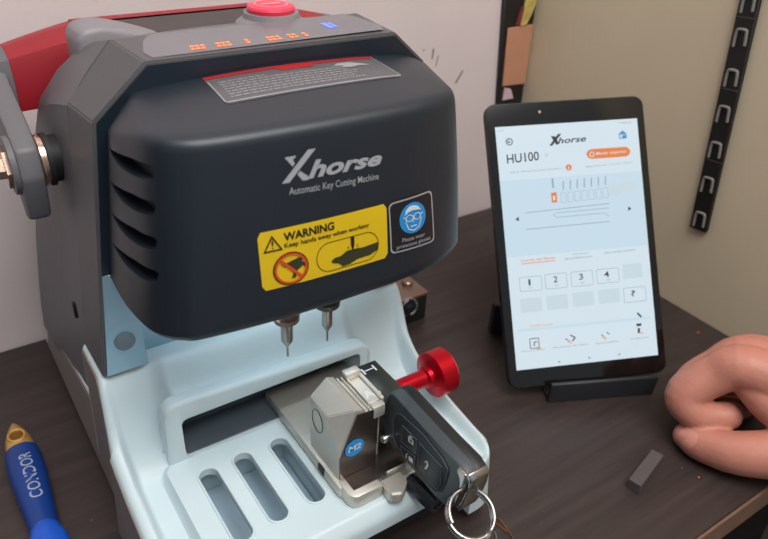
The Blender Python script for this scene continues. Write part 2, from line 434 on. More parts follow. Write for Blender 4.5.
for y in ys:
    a, b = xl(y), xr(y)
    # uniform in x, denser near both rims
    row = []
    for t in us:
        tt = t + .045 * math.sin(2 * PI * t) * -1 * .9
        x = a + (b - a) * tt
        row.append(bm.verts.new((x, y, max(height(x, y), .02))))
    rows.append(row)
    flare = .004
    brow.append([bm.verts.new((a + (b - a) * t - flare * (1 - 2 * t), y, .013)) for t in (0, 1)])
for j in range(len(rows) - 1):
    for i in range(NX): bm.faces.new((rows[j][i], rows[j][i + 1], rows[j + 1][i + 1], rows[j + 1][i]))
    bm.faces.new((rows[j][0], rows[j + 1][0], brow[j + 1][0], brow[j][0]))
    bm.faces.new((rows[j + 1][-1], rows[j][-1], brow[j][1], brow[j + 1][1]))
    bm.faces.new((brow[j][0], brow[j + 1][0], brow[j + 1][1], brow[j][1]))
bm.faces.new([brow[0][0], brow[0][1]] + rows[0][::-1]); bm.faces.new([brow[-1][1], brow[-1][0]] + rows[-1])
bmesh.ops.recalc_face_normals(bm, faces=bm.faces[:])
SLOTS = [(.0925, .2475, .307), (.1152, .249, .308), (.1398, .2495, .3075)]
def slot_bm(cx, y0, y1, w, z0, z1):
    r = w / 2; pts = []
    for k in range(13): a = PI * k / 12; pts.append((cx + r * math.cos(a), y1 - r + r * math.sin(a), z0))
    for k in range(13): a = PI + PI * k / 12; pts.append((cx + r * math.cos(a), y0 + r + r * math.sin(a), z0))
    return prism(pts, (0, 0, z1 - z0))
op = [(x + .1493, HY - .03, z + .0765) for x, z in rrect(.1260, .0305, .004, 5)]
cut = [prism(op, (0, .055, 0)), box((.078, .24, .024), (.150, .318, .0555)), box((.07, .15, .0), (.237, .240, .044))] + [slot_bm(*s, .0118, .05, .075) for s in SLOTS]
bm = boolean(bm, cut)
base = obj('base_housing', bm, M['white'], mach, smooth=45)
base['label'] = 'white moulded base with sloping shoulders'
obj('chip_tray', box((.0785, .2405, .0275), (.1495, .3175, .0300)), M['trough'], mach)['label'] = 'pale blue chip tray under the three slots'
bmc = bmesh.new()
for k in range(34):
    s = random.choice(SLOTS[1:] + SLOTS[2:]); x = s[0] + random.uniform(-.004, .0055); y = random.uniform(.252, .295); r = random.uniform(.0002, .0005)
    add_box(bmc, (x, y, .0300), (x + r * 1.6, y + r * 1.6, .0300 + r))
ch = obj('metal_chips', bmc, M['whiteprint'], mach, smooth=0); ch['kind'] = 'stuff'
# grey skirts along both flanks
for sd_ in (0, 1):
    A_, B_, C_, D_ = [], [], [], []
    bmk = bmesh.new(); qs = [y_ for y_ in ys if YF + .016 < y_ < .55]
    for y_ in qs:
        x_ = xl(y_) if sd_ == 0 else xr(y_); o_ = -1 if sd_ == 0 else 1; zt = min(prof(y_ + k * .0015) for k in (-2, 0, 2)) - (.0035 if y_ < .391 else .0008)
        A_.append(bmk.verts.new((x_ + o_ * .0003, y_, zt))); B_.append(bmk.verts.new((x_ + o_ * .0042, y_, .0132)))
        C_.append(bmk.verts.new((x_ - o_ * .0010, y_, zt - .0002))); D_.append(bmk.verts.new((x_ - o_ * .0008 + o_ * .0035, y_, .0131)))
    for k in range(len(qs) - 1):
        for P_, Q_ in ((A_, B_), (C_, D_), (A_, C_), (B_, D_)): bmk.faces.new((P_[k], P_[k + 1], Q_[k + 1], Q_[k]))
    for k in (0, -1): bmk.faces.new((A_[k], B_[k], D_[k], C_[k]))
    bmesh.ops.recalc_face_normals(bmk, faces=bmk.faces[:])
    obj('side_skirt', bmk, M['skirt'], mach, smooth=45)['label'] = 'grey skirt along the flank'
# lip rims around the slots
for s in SLOTS:
    pts = []
    r = .0118 / 2 + .0006
    for k in range(13): a = PI * k / 12; pts.append((s[0] + r * math.cos(a), s[2] - .0059 + r * math.sin(a), .0606))
    for k in range(13): a = PI + PI * k / 12; pts.append((s[0] + r * math.cos(a), s[1] + .0059 + r * math.sin(a), .0606))
    obj('slot_rim', tube(pts, .0008, 8, True), M['white'], mach)
# dark lining of the bed opening
lb = bmesh.new()
add_box(lb, (.0870, .3485, .0620), (.2120, .3493, .0912)); add_box(lb, (.0866, .3235, .0606), (.2122, .3492, .0622)); add_box(lb, (.0864, .331, .0622), (.0869, .3492, .090))
add_box(lb, (.087, .331, .0908), (.2120, .3492, .0915))
obj('bed_lining', lb, M['liner'], mach)['label'] = 'dark grey lining of the bed opening'
obj('bellows_ledge', box((.122, .342, .0735), (.2115, .3484, .0900), .001, 1), M['vent'], mach)
obj('front_skirt', box((.072, .2385, .0135), (.236, .2399, .0438)), M['blackrubber'], mach)
for x, y in ((.07, .26), (.245, .26), (.07, .52), (.245, .52)):
    obj('foot', lathe((x, y, 0), (0, 0, 1), [(0, .010), (.002, .011), (.0127, .011)], 24), M['blackrubber'], mach)

# rear body ------------------------------------------------------------------
ST = [  # y, bottom half width, low chamfer (dx, z), top chamfer (dx, z), ridge z, bottom z
    (.3865, .1135, (.0975, .268), (.0715, .2985), .2985, .05),
    (.405, .1140, (.0980, .263), (.0745, .2935), .2955, .05),
    (.425, .1145, (.0985, .257), (.0800, .2845), .2900, .045),
    (.445, .1150, (.0995, .250), (.0880, .270), .2800, .04),
    (.460, .1155, (.1010, .243), (.0970, .2515), .2660, .04),
    (.480, .1165, (.1040, .215), (.1015, .224), .2480, .036),
    (.505, .1175, (.1075, .172), (.105, .181), .2050, .034),
    (.530, .1185, (.1110, .125), (.1085, .134), .1520, .032),
    (.552, .1190, (.1150, .070), (.1120, .078), .0900, .030)]
rings = []
for y, bw, (lx, lz), (tx, tz), rz_, bz in ST:
    half = [(-bw, bz), (-(bw * .45 + lx * .55) - .0005, bz + (lz - bz) * .5), (-lx, lz), (-(lx + tx) / 2, (lz + tz) / 2 + .001), (-tx, tz), (-tx * .55, tz + (rz_ - tz) * .7), (-tx * .2, rz_)]
    ring_ = [(XC + x, y, z) for x, z in half] + [(XC + min(-x, .0955), y, z) for x, z in half[::-1]]
    rings.append(ring_)
body = obj('rear_shell', loft(rings), M['grey'], mach, smooth=26)
obj('shell_slot', box((.0515, .3925, .135), (.0535, .3955, .146), .0005, 1), M['vent'], mach)
bmf = bmesh.new()   # rounded hump in front of the carry handle
hp = [(.0850, .270), (.0855, .2925), (.0895, .2970), (.100, .2982), (.112, .2955), (.124, .2915), (.138, .2860), (.138, .270)]
add_prism(bmf, [(x, .416, z) for x, z in hp], (0, .028, 0), .0035, 3)
obj('handle_rest', bmf, M['lightgrey'], mach)

# head frame -------------------------------------------------------------------
FY = .350
fr = [(.0532, .119), (.0722, .2705), (.1015, .2960), (.2485, .2950), (.2715, .2750), (.2618, .119)]
rr0 = [(x, FY, z) for x, z in fr]; rr1 = [(x + (.0 if x < XC else 0), FY + .0362, z + (.0028 if z > .2 else 0)) for x, z in fr]
rr1 = [(.0525, FY + .0362, .119), (.0693, FY + .0362, .2695), (.0955, FY + .0362, .2990), (.2440, FY + .0362, .2990), (.2690, FY + .0362, .2755), (.2618, FY + .0362, .119)]
bmF = loft([rr0, rr1]); bmesh.ops.bevel(bmF, geom=bmF.edges[:], offset=.0008, segments=2, affect='EDGES')
bmF = boolean(bmF, [box((.0796, .34, .100), (.2404, .3640, .186))])
obj('head_frame', bmF, M['frame'], mach, smooth=25)['label'] = 'grey octagonal frame around the head'
bz = [(.0632, .186), (.0742, .2698), (.1022, .2942), (.2478, .2932), (.2695, .2742), (.2645, .186)]
obj('bezel', prism([(x, FY - .001, z) for x, z in bz], (0, .0015, 0)), M['bezel'], mach, smooth=25)
# folded sheet metal behind the head, below the bezel
obj('mounting_plate', prism([(.0553, FY - .0012, .1195), (.0790, FY - .0012, .1195), (.0790, FY - .0012, .1858), (.0632, FY - .0012, .1858)], (0, .001, 0), .0003, 1), M['plate'], mach)
bmw = bmesh.new(); add_box(bmw, (.0782, FY - .0010, .1200), (.0794, .3640, .1858)); add_box(bmw, (.0794, .3630, .1185), (.245, .3640, .1858))
obj('recess_wall', bmw, M['plate'], mach)
obj('mounting_plate', box((.2405, FY - .0012, .1195), (.2605, FY - .0002, .1858), .0003, 1), M['plate'], mach)
c = ony(125, 341, FY - .0013)
obj('screw_cap', lathe(c, (0, -1, 0), [(-.0003, .0058), (.0010, .0058), (.0014, .0050)], 28), M['screwcap'], mach)

# black front cover --------------------------------------------------------------
BOT = [(.0668, .349), (.0658, .325), (.0668, .305), (.0703, .288), (.0795, .2770), (.0920, .2725), (.140, .2680), (.200, .2680), (.232, .2730), (.2510, .2805), (.2608, .2910), (.2690, .3060), (.2770, .349)]
CRE = [(.0785, .349, .2650), (.0748, .325, .2730), (.0755, .306, .2785), (.0795, .288, .2835), (.0890, .2770, .2845), (.1080, .2715, .2845), (.155, .2680, .2845), (.200, .2685, .2842), (.222, .2725, .2832), (.2362, .2792, .2815), (.2452, .2885, .2785), (.2520, .3010, .2762), (.2705, .349, .2740)]
TOP = [(.0785, .265), (.0835, .2715), (.0880, .2770), (.0935, .2820), (.1040, .2833), (.1265, .2848), (.165, .2862), (.212, .2853), (.236, .2835), (.2520, .2818), (.2580, .2805), (.2640, .2780), (.2715, .2735)]
per = 8
cb = catmull([(x, y, .183) for x, y in BOT], per); cc = catmull(CRE, per); ct = catmull([(x, .349, z) for x, z in TOP], per)
def wallp(i, t):
    p = cb[i].lerp(cc[i], t); return p + Vector((0, -1, 0)) * .0015 * math.sin(PI * t) * min(1, max(0, (.345 - p.y) / .05))
def capp(i, s):
    p = cc[i].lerp(ct[i], s); return p + Vector((0, 0, 1)) * .0008 * math.sin(PI * s)
RW = [lambda i: cb[i] + Vector((0, 0, 0)) + (Vector((XC, .33, .183)) - cb[i]) * .02]
rowsC = []
N = len(cb)
ts = [0, .03] + [k / 14 * .94 for k in range(1, 15)]
rowsC.append([cb[i].lerp(Vector((XC, .349 if cb[i].y > .34 else .33, .183)), .02) for i in range(N)])
for t in ts[1:]: rowsC.append([wallp(i, t) for i in range(N)])
for q in (.2, .4, .6, .8): rowsC.append([(wallp(i, .94) * (1 - q) ** 2 + cc[i] * 2 * q * (1 - q) + capp(i, .10) * q * q) for i in range(N)])
for s in (.10, .22, .36, .5, .64, .78, .9, 1.0): rowsC.append([capp(i, s) for i in range(N)])
for r_ in rowsC:
    for k in (0, -1): r_[k] = Vector((r_[k].x, .349, r_[k].z))
bmC = bmesh.new(); VC = [[bmC.verts.new(p) for p in r_] for r_ in rowsC]
for a, b in zip(VC, VC[1:]):
    for i in range(N - 1): bmC.faces.new((a[i], a[i + 1], b[i + 1], b[i]))
bmC.faces.new(VC[0][::-1]); bmC.faces.new([r_[0] for r_ in VC] + VC[-1][1:] + [r_[-1] for r_ in VC[::-1]][1:])
bmesh.ops.remove_doubles(bmC, verts=bmC.verts[:], dist=1e-6)
bmesh.ops.recalc_face_normals(bmC, faces=bmC.faces[:])
BV = BVHTree.FromBMesh(bmC)
vc = []; vents = []
for z in (.2555, .2385, .2215, .2045):
    # crescent louvre: flat above, bellied below, following the left corner of the cover
    pts = [(.3385, z + .0022), (.322, z + .0006), (.300, z - .0026), (.2840, z - .0065), (.2830, z - .0025), (.2850, z + .0008), (.305, z + .0052), (.325, z + .0044)]
    pts = [(.3400, z + .0028), (.328, z + .0004), (.312, z - .0032), (.298, z - .0052), (.2845, z - .0058), (.2832, z - .0005), (.2850, z + .0010), (.300, z + .0030), (.320, z + .0036)]
    pts = [(y_, z_ + .0025 + .0135 * (.340 - y_) / .056) for y_, z_ in pts]
    vc.append(prism([(.060, y_, z_) for y_, z_ in pts], (.0225, 0, 0)))
    vents.append([(.0815, y_, z_) for y_, z_ in pts])
cover = obj('front_cover', boolean(bmC, vc), M['cover'], mach, smooth=30); cover['label'] = 'black domed front cover with side louvres'
for p in vents: obj('louvre', prism([(x, y_ + (.311 - y_) * .03, z_ * 1.0) for x, y_, z_ in p], (.0012, 0, 0)), M['vent'], cover)

def hit(px, py):
    loc, n, i, d = BV.ray_cast(CAM, ray(px, py).normalized()); return loc
def quad_front(tl, tr, br, bl):
    P = [hit(*p) for p in (bl, br, tr, tl)]
    def fn(u, v, lift):
        p = (P[0] * (1 - u) + P[1] * u) * (1 - v) + (P[3] * (1 - u) + P[2] * u) * v
        loc, n, i, d = BV.ray_cast(Vector((p.x, .15, p.z)), Vector((0, 1, 0)))
        return (loc if loc else p) + Vector((0, -lift, 0))
    return fn
def quad_top(tl, tr, br, bl):
    P = [hit(*p) for p in (bl, br, tr, tl)]
    def fn(u, v, lift):
        p = (P[0] * (1 - u) + P[1] * u) * (1 - v) + (P[3] * (1 - u) + P[2] * u) * v
        loc, n, i, d = BV.ray_cast(Vector((p.x, p.y, .40)), Vector((0, 0, -1)))
        return (loc if loc else p) + Vector((0, 0, lift))
    return fn
E1 = .00025
# warning sticker
fw = quad_front((256.5, 233.5), (386, 203), (387.5, 257), (262.5, 291.5))
p = Print(fw, E1); p.grid(40, 12, .025, 2.2); warn = p.build('warning_sticker', M['yellow'], cover); warn['label'] = 'yellow warning sticker'
# (sub-prints are merged by colour into the sticker)
p = Print(fw, E1 * 2)
p.text('WARNING', .180, .785, .560, .925, bold=.03); p.text('Keep hands away when working', .180, .650, .840, .750, bold=.018)
p.strip([(.098, .925), (.028, .655), (.168, .655)], [(.098, .875), (.045, .680), (.151, .680)])
p.line((.098, .84), (.098, .755), .012, .012); p.disc((.098, .715), .006, .013, 12)
nn = 24
def stad(q): 
    o_ = []
    for k in range(nn + 1): a = -PI / 2 + PI * k / nn; o_.append((.815 + .105 * q * math.cos(a) , .325 + .265 * q * math.sin(a)))
    for k in range(nn + 1): a = PI / 2 + PI * k / nn; o_.append((.512 + .105 * q * math.cos(a), .325 + .265 * q * math.sin(a)))
    return o_
p.strip(stad(1), stad(.955))
p.line((.700, .59), (.700, .43), .030, .03); p.poly([(.687, .43), (.713, .43), (.703, .33), (.697, .33)])
for a in (-.045, .045): p.line((.70 + a, .36), (.70 + a * .7, .33), .007, .01); p.line((.70 + a, .42), (.70 + a * .65, .385), .007, .01)
bk = p
p = Print(fw, E1 * 2)
p.poly([(.520, .235), (.545, .280), (.600, .290), (.640, .345), (.700, .355), (.78, .335), (.915, .355), (.915, .215), (.84, .155), (.74, .150), (.67, .095), (.610, .090), (.600, .120), (.665, .160), (.640, .180), (.580, .165), (.590, .195), (.535, .195)])
sh_ = lambda q: [(a - .056, b + .038) for a, b in q]
p.poly(sh_([(.330, .42), (.290, .40), (.245, .375), (.195, .36), (.235, .335), (.200, .315), (.245, .305), (.270, .30), (.285, .18), (.270, .08), (.300, .08), (.312, .20), (.36, .27), (.385, .20), (.375, .31), (.35, .35), (.365, .40)]))
gp = p.build('pictogram_hands', M['greenprint'], cover); bk.build('warning_lettering', M['blackprint'], cover)
p = Print(fw, E1 * 3); p.ring((.214, .300), .122, .272, .14); p.line((.136, .485), (.288, .12), .022, .05); p.build('prohibition_ring', M['orange'], cover)['label'] = 'orange-red prohibition ring'
p = Print(fw, E1 * 2.5); p.ring((.214, .300), .131, .290, .07); p.build('prohibition_outline', M['blackprint'], cover)
# goggles sticker
fg = quad_front((387, 203), (431.5, 188), (434.5, 241), (389.5, 255))
p = Print(fg, E1); p.grid(14, 14, .08, .85); p.build('goggles_sticker', M['labelblack'], cover)['label'] = 'black goggles sticker with silver border'
p = Print(fg, E1 * 2)
rr_ = lambda q: [(.5 + x * q, .5 + y * q) for x, y in rrect(.97, .97, .09, 5)]
p.strip(rr_(1), rr_(.945)); p.text('Please wear', .26, .19, .76, .27, bold=.004); p.text('protective glasses', .14, .06, .88, .16, bold=.004)
p.build('goggles_lettering', M['silverprint'], cover)
p = Print(fg, E1 * 2); p.disc((.51, .605), .29, .285); p.build('goggles_disc', M['cyan'], cover)['label'] = 'blue disc with a goggled face'
p = Print(fg, E1 * 3)
p.poly([(.33, .69), (.36, .78), (.44, .835), (.53, .84), (.63, .80), (.69, .72), (.60, .745), (.50, .75), (.41, .735)])
p.ring((.43, .62), .085, .065, .22, 20); p.ring((.60, .62), .085, .065, .22, 20); p.line((.34, .64), (.30, .66), .02, .02); p.line((.69, .64), (.73, .66), .02, .02)
p.line((.45, .46), (.58, .46), .02, .02); p.line((.34, .58), (.40, .42), .018, .018); p.line((.40, .42), (.51, .37), .018, .018); p.line((.51, .37), (.63, .42), .018, .018); p.line((.63, .42), (.69, .58), .018, .018)
p.line((.51, .60), (.50, .53), .018, .018)
p.build('goggles_face', M['whiteprint'], cover)
# brand lettering: traced in the plane of the front face
def zl(a, b): return (260 + a / 5.486, 140 + b / 5.486)
fl = quad_front(zl(118, 95), zl(672, 0), zl(672, 130), zl(118, 240))     # sheet that carries the logo
def fpx(a, b, lift):
    h = hit(*zl(a, b)); return h + Vector((0, -lift, 0))
p = Print(fpx, E1)
p.poly([(118, 240), (160, 233), (305, 45), (262, 51)])
p.poly([(133, 96), (196, 84), (192, 96), (178, 106), (190, 128), (178, 146)])
p.poly([(219, 168), (204, 188), (233, 222), (268, 216), (262, 196), (246, 186)])
p.build('brand_initial', M['silverprint'], cover)
q3 = quad_front(zl(262, 104), zl(668, 50), zl(668, 134), zl(262, 214))
p = Print(q3, E1); p.text('horse', .0, .0, 1.0, .93, bold=.035, shear=.32); p.build('brand_lettering', M['silverprint'], cover)
q4 = quad_front((289, 187.5), (378.5, 172.5), (378.5, 181), (289, 197.5))
p = Print(q4, E1); p.text('Automatic Key Cutting Machine', 0, 0, 1, 1, bold=.004); p.build('subtitle_lettering', M['silverprint'], cover)
# instruction label on the top of the cover
ft = quad_top((202, 79), (371, 57.5), (403.5, 77), (226, 105))
p = Print(ft, E1); p.grid(40, 10, .02, 5); p.build('instruction_label', M['labelgrey'], cover)
p = Print(ft, E1 * 2)
for seg_ in range(20):
    a, b = seg_ / 20, (seg_ + 1) / 20
    p.rect(a * .98 + .01, .03, b * .98 + .01, .055)
    
for a, b in ((0, .5), (.5, 1)):
    p.rect(.004, .05 + a * .75, .009, .05 + b * .75); p.rect(.990, .05 + a * .9, .995, .05 + b * .9)
p.build('label_border', M['silverprint'], cover)
p = Print(ft, E1 * 2)
for k in range(20):
    a, b = k / 20, (k + 1) / 20
    d0 = .10 + (.10 if .42 < (a + b) / 2 < .60 else 0)
    p.rect(a, 1 - d0, b, .995)
p.build('label_header', M['redprint'], cover)['label'] = 'red header band'
p = Print(ft, E1 * 2)
for j in range(7):
    v = .70 - j * .088; u = .05; end = (.80 if j else .30) - .02 * (j % 3)
    while u < end:
        w = random.uniform(.012, .04); p.rect(u, v, min(u + w, end), v + .030); u += w + .008
p.poly([(.70, .70), (.74, .80), (.82, .80), (.87, .70), (.92, .60), (.84, .62), (.79, .58), (.74, .62), (.76, .68)])
p.build('label_print', M['greyprint'], cover)

# control panel on the top of the frame
def ftop(u, v, lift):
    x = .1070 + (.2420 - .1070) * u + .005 * (.5 - v) * (1 if u > .5 else -1) * 2 * abs(2 * u - 1); y_ = FY + .0035 + .0315 * v
    return Vector((x - (0 if u > .5 else 0), y_, .2958 + (y_ - FY) / .0362 * .0034 + lift))
p = Print(ftop, .0004); p.grid(16, 4, .03, 4); panel = p.build('control_panel', M['panel'], mach)
p = Print(ftop, .0007)
for u0, n_ in ((.17, 3), (.27, 3), (.385, 1), (.475, 3), (.565, 2), (.63, 1)):
    for k in range(n_):
        for j in range(2): p.rect(u0 + k * .020, .10 + j * .11, u0 + k * .020 + .015, .165 + j * .11)
p.build('status_digits', M['led'], mach)['label'] = 'orange lit status digits'
p = Print(ftop, .0007); p.rect(.775, .34, .800, .62); p.rect(.806, .36, .820, .60); p.build('status_lamp', M['ledblue'], mach)['label'] = 'blue lit status digit'
# emergency stop
bt = Vector((.1930, .399, .2952))
stp = obj('button_base', lathe(bt - Vector((0, 0, .003)), (0, 0, 1), [(0, .0215), (.0035, .0210), (.0065, .0168), (.0095, .0160)], 40), M['lightgrey'], mach)
obj('stop_button', lathe(bt + Vector((0, 0, .0064)), (0, 0, 1), [(0, .0135), (.0022, .0142), (.0036, .0136), (.0042, .0118)], 40), M['redbutton'], stp)['label'] = 'red stop button'
p = Print(lambda u, v, l: bt + Vector(((u - .5) * .024, (v - .5) * .024, .0107 + l)), .0002); p.ring((.5, .5), .42, .42, .1); p.rect(.25, .44, .75, .56); p.build('button_mark', M['buttontext'], stp)

# spindles under the head
def spindle(name, x, y, tip, col, rb):
    o_ = obj(name, lathe((x, y, tip), (0, 0, 1), [(0, .0004), (.0008, .0007), (.0075, .0007), (.0085, .0012), (.0125, rb), (.0135, rb * 1.02), (.0255, rb * 1.02), (.0257, rb * 1.3), (.060, rb * 1.3)], 28), M['steel'], mach)
    obj('collar', lathe((x, y, tip + .0262), (0, 0, 1), [(0, .0044), (.0014, .0076), (.0046, .0080), (.0060, .0066), (.012, .006)], 36), col, o_)
    return o_
spindle('probe', .1520, .310, .1215, M['bronze'], .0036); spindle('cutter', .1795, .310, .1225, M['darksteel'], .0032)
obj('work_light', box((.10, .318, .1818), (.225, .326, .1829), .0003, 1), mat('lamp_strip', (.8, .9, 1), .4, var=0, emit=(.75, .9, 1), estr=6.0), mach)['label'] = 'white lamp strip under the head'

# carry handle ---------------------------------------------------------------------
PY, PZ = .425, .2255
def arm(sgn):
    X0 = XC - sgn * (XC - .0420); X1 = XC - sgn * (XC - .0545)
    out = [(PY - .0185, PZ - .003), (PY - .014, PZ + .013), (PY + .003, PZ + .0215), (.462, .2600), (.480, .2710), (.500, .2700), (.507, .257), (.500, .240), (.462, .2270), (PY + .014, PZ - .004), (PY + .009, PZ - .022), (PY - .001, PZ - .034), (PY - .0105, PZ - .031)]
    return prism([(X0, y_, z_) for y_, z_ in out], (X1 - X0, 0, 0), .0022, 2)
hd = obj('carry_handle', arm(1), M['grey'], mach, smooth=30); hd['label'] = 'grey handle arm with red grip'
obj('handle_arm', arm(-1), M['grey'], hd, smooth=30)
gs = [(-.022, -.019), (-.024, .000), (-.019, .0165), (-.004, .0215), (.012, .0195), (.019, .008), (.018, -.010), (.008, -.020)]
def bar(x0, x1, ks=1.0, dz0=0.0, dz1=0.0, n=7):
    rs = []
    for i in range(n):
        t = i / (n - 1); x = x0 + (x1 - x0) * t; dz = dz0 + (dz1 - dz0) * t
        rs.append([(x, .487 + a * ks, .2625 + b * ks + dz) for a, b in gs])
    return rs
obj('grip_bar', loft(bar(.1002, .2330)), M['bardark'], hd)
def ringx(x, k=1.0):
    t = max(0, min(1, (.1003 - x) / .0440)); kk = (1.06 - .20 * t) * k
    return [(x, .487 + a * kk, .2625 + b * kk - .0058 * t ** 1.2) for a, b in gs]
rl = [ringx(x) for x in (.0575, .063, .069, .076, .084, .092, .1003)]
obj('red_grip', loft(rl), M['red'], hd)['label'] = 'red grip sleeve'
el = [ringx(.0478, .80), ringx(.0495, .93), ringx(.0530, .96), ringx(.0574, .98)]
obj('grip_end', loft(el), M['grey'], hd)
obj('grip_end', loft([[(2 * XC - x, y_, z_) for x, y_, z_ in r_] for r_ in el]), M['grey'], hd)
rl2 = [[(2 * XC - x, y_, z_) for x, y_, z_ in r_] for r_ in rl]
obj('red_grip', loft(rl2), M['red'], hd)['label'] = 'red grip sleeve'
obj('top_strip', prism([(.1003, y_, z_) for y_, z_ in ((.4900, .2842), (.4960, .2850), (.5010, .2836), (.5060, .2780), (.5040, .2770), (.4995, .2815))], (.133, 0, 0)), M['red'], hd)['label'] = 'thin red strip along the top'
for s_ in (1, -1):
    ax = (1, 0, 0) if s_ > 0 else (-1, 0, 0)
    o0 = Vector((XC - s_ * (XC - .0543), PY, PZ))
    obj('spacer', lathe(o0, ax, [(0, .0140), (.0010, .0150), (.0022, .0150), (.0024, .0142), (.0040, .0142)], 44), M['brassy'], hd)['label'] = 'shiny copper spacer ring'
    obj('spacer_seat', lathe(o0 + Vector(ax) * .0041, ax, [(0, .0150), (.0010, .0155), (.0030, .0155), (.0031, .0135), (.0085, .0135)], 44), M['blackrubber'], hd)
    o1 = Vector((XC - s_ * (XC - .0422), PY, PZ))
    wa = obj('washer', lathe(o1, Vector(ax) * -1, [(0, .0170), (.0030, .0165), (.0034, .0150)], 40), M['grey'], hd)
    obj('pivot_bolt', lathe(o1 - Vector(ax) * .0034, Vector(ax) * -1, [(0, .0125), (.0022, .0127), (.0023, .0070), (.0060, .0066)], 6), M['brassy'], wa)

# workpiece clamp on the bed -----------------------------------------------------
cl = obj('key_clamp', box((.1500, .2440, .0607), (.2150, .3440, .0700), .0022, 2), M['nickel'], mach); cl['label'] = 'nickel key clamp on the bed'
# left jaw (the one with the round sticker)
bmj = bmesh.new()
sec = [(.1525, .0700), (.1525, .1105), (.1632, .1200), (.1685, .1178), (.1685, .0700)]
V0 = [bmj.verts.new((x, .2502, z)) for x, z in sec]; V1 = [bmj.verts.new((x, .2835, z)) for x, z in sec]
# corner facet between the left side and the front face
vA = bmj.verts.new((.1525, .2625, .1105)); vB = bmj.verts.new((.1525, .2502, .0880))
fs = [bmj.faces.new((V0[0], vB, V0[2], V0[3], V0[4])), bmj.faces.new((vB, vA, V0[2])), bmj.faces.new((V0[0], V1[0], V1[1], vA, vB)), bmj.faces.new((vA, V1[1], V1[2], V0[2])),
      bmj.faces.new((V0[2], V1[2], V1[3], V0[3])), bmj.faces.new((V0[3], V1[3], V1[4], V0[4])), bmj.faces.new((V1[0], V1[4], V1[3], V1[2], V1[1])), bmj.faces.new((V0[0], V0[4], V1[4], V1[0]))]
bmesh.ops.delete(bmj, geom=[V0[1]], context='VERTS')
bmesh.ops.recalc_face_normals(bmj, faces=bmj.faces[:])
bmesh.ops.bevel(bmj, geom=bmj.edges[:], offset=.0005, segments=2, affect='EDGES')
add_box(bmj, (.1665, .2506, .0700), (.1790, .2800, .1150), .0005, 1)
add_box(bmj, (.1690, .2503, .1145), (.1702, .2820, .1176), .0003, 1); add_box(bmj, (.1722, .2503, .1145), (.1732, .2820, .1170), .0003, 1)
jaw = obj('fixed_jaw', bmj, M['nickel'], cl, smooth=20)
obj('jaw_face', box((.1530, .24945, .0705), (.1782, .2500, .0870), .0002, 1), M['nickeldark'], cl)
obj('jaw_face', prism([(.1532, .2498, .0868), (.1782, .2498, .0868), (.1782, .2498, .1148), (.1640, .2498, .1168)], (0, -.0006, 0)), M['nickeldark'], cl)['label'] = 'ground steel face'
rg = tube([(.1523, .2745 + .0062 * math.cos(2 * PI * k / 32), .0975 + .0082 * math.sin(2 * PI * k / 32)) for k in range(32)], .00028, 6, True)
obj('side_plug', rg, M['nickeldark'], cl)
obj('side_notch', box((.1494, .2625, .0640), (.1502, .2690, .0690)), M['vent'], cl)
# round sticker
c = ony(354.5, 447.5, .2490)
p = Print(lambda u, v, l: Vector((c.x + (u - .5) * .0127, .2489 - l, c.z + (v - .5) * .0127)), .0); p.disc((.5, .5), .5, .5, 36); p.build('round_sticker', M['cyan'], cl)['label'] = 'blue round sticker reading M2'
p = Print(lambda u, v, l: Vector((c.x + (u - .5) * .0127, .2489 - l, c.z + (v - .5) * .0127)), .0002); p.text('M2', .16, .34, .84, .68, bold=.02, shear=.15); p.build('sticker_lettering', M['whiteprint'], cl)
# centre spring clip
bmk = bmesh.new()
add_box(bmk, (.1792, .2550, .0700), (.1835, .2860, .1130), .0004, 1)
add_box(bmk, (.1740, .2775, .1150), (.1842, .2835, .1205), .0008, 2)
add_box(bmk, (.1745, .2490, .1080), (.1830, .2535, .1168), .0010, 2)
add_box(bmk, (.1740, .2535, .1150), (.1752, .2800, .1178), .0003, 1); add_box(bmk, (.1826, .2535, .1140), (.1852, .2830, .1176), .0006, 1)
add_box(bmk, (.1753, .2540, .1150), (.1824, .2775, .1163), .0004, 1)
obj('spring_clip', bmk, M['nickel'], cl)
p = Print(lambda u, v, l: Vector((.1765 + u * .005, .258 + v * .006, .1164 + l)), .0001); p.line((0, 0), (.5, 1), .2, .2); p.line((.5, 1), (1, 0), .2, .2); p.line((.2, .38), (.8, .38), .15, .15); p.build('clip_mark', M['whiteprint'], cl)
# right jaw
bmr = bmesh.new()
add_prism(bmr, [(x, y_, .0700) for x, y_ in ((.1895, .2640), (.2075, .2640), (.2075, .2970), (.1895, .2970))], (0, 0, .0350), .0007, 2)
add_box(bmr, (.1858, .2590, .0700), (.1882, .2930, .1100), .0004, 1)
obj('moving_jaw', bmr, M['darksteel'], cl)['label'] = 'dark steel moving jaw'
bmb = bmesh.new()
for k in range(5): bmesh.ops.create_uvsphere(bmb, u_segments=12, v_segments=8, radius=.0021, matrix=Matrix.Translation((.1905 + .0012 * k * .35, .2900 - k * .0052, .1050)))
obj('jaw_teeth', bmb, M['chrome'], cl)
p = Print(lambda u, v, l: Vector((.1945 + u * .009, .287 + v * .007, .1051 + l)), .0001); p.line((0, .1), (.0, .9), .12, .12); p.line((.0, .5), (.9, .5), .12, .12); p.line((.9, .1), (.9, .9), .12, .12); p.build('jaw_mark', M['whiteprint'], cl)
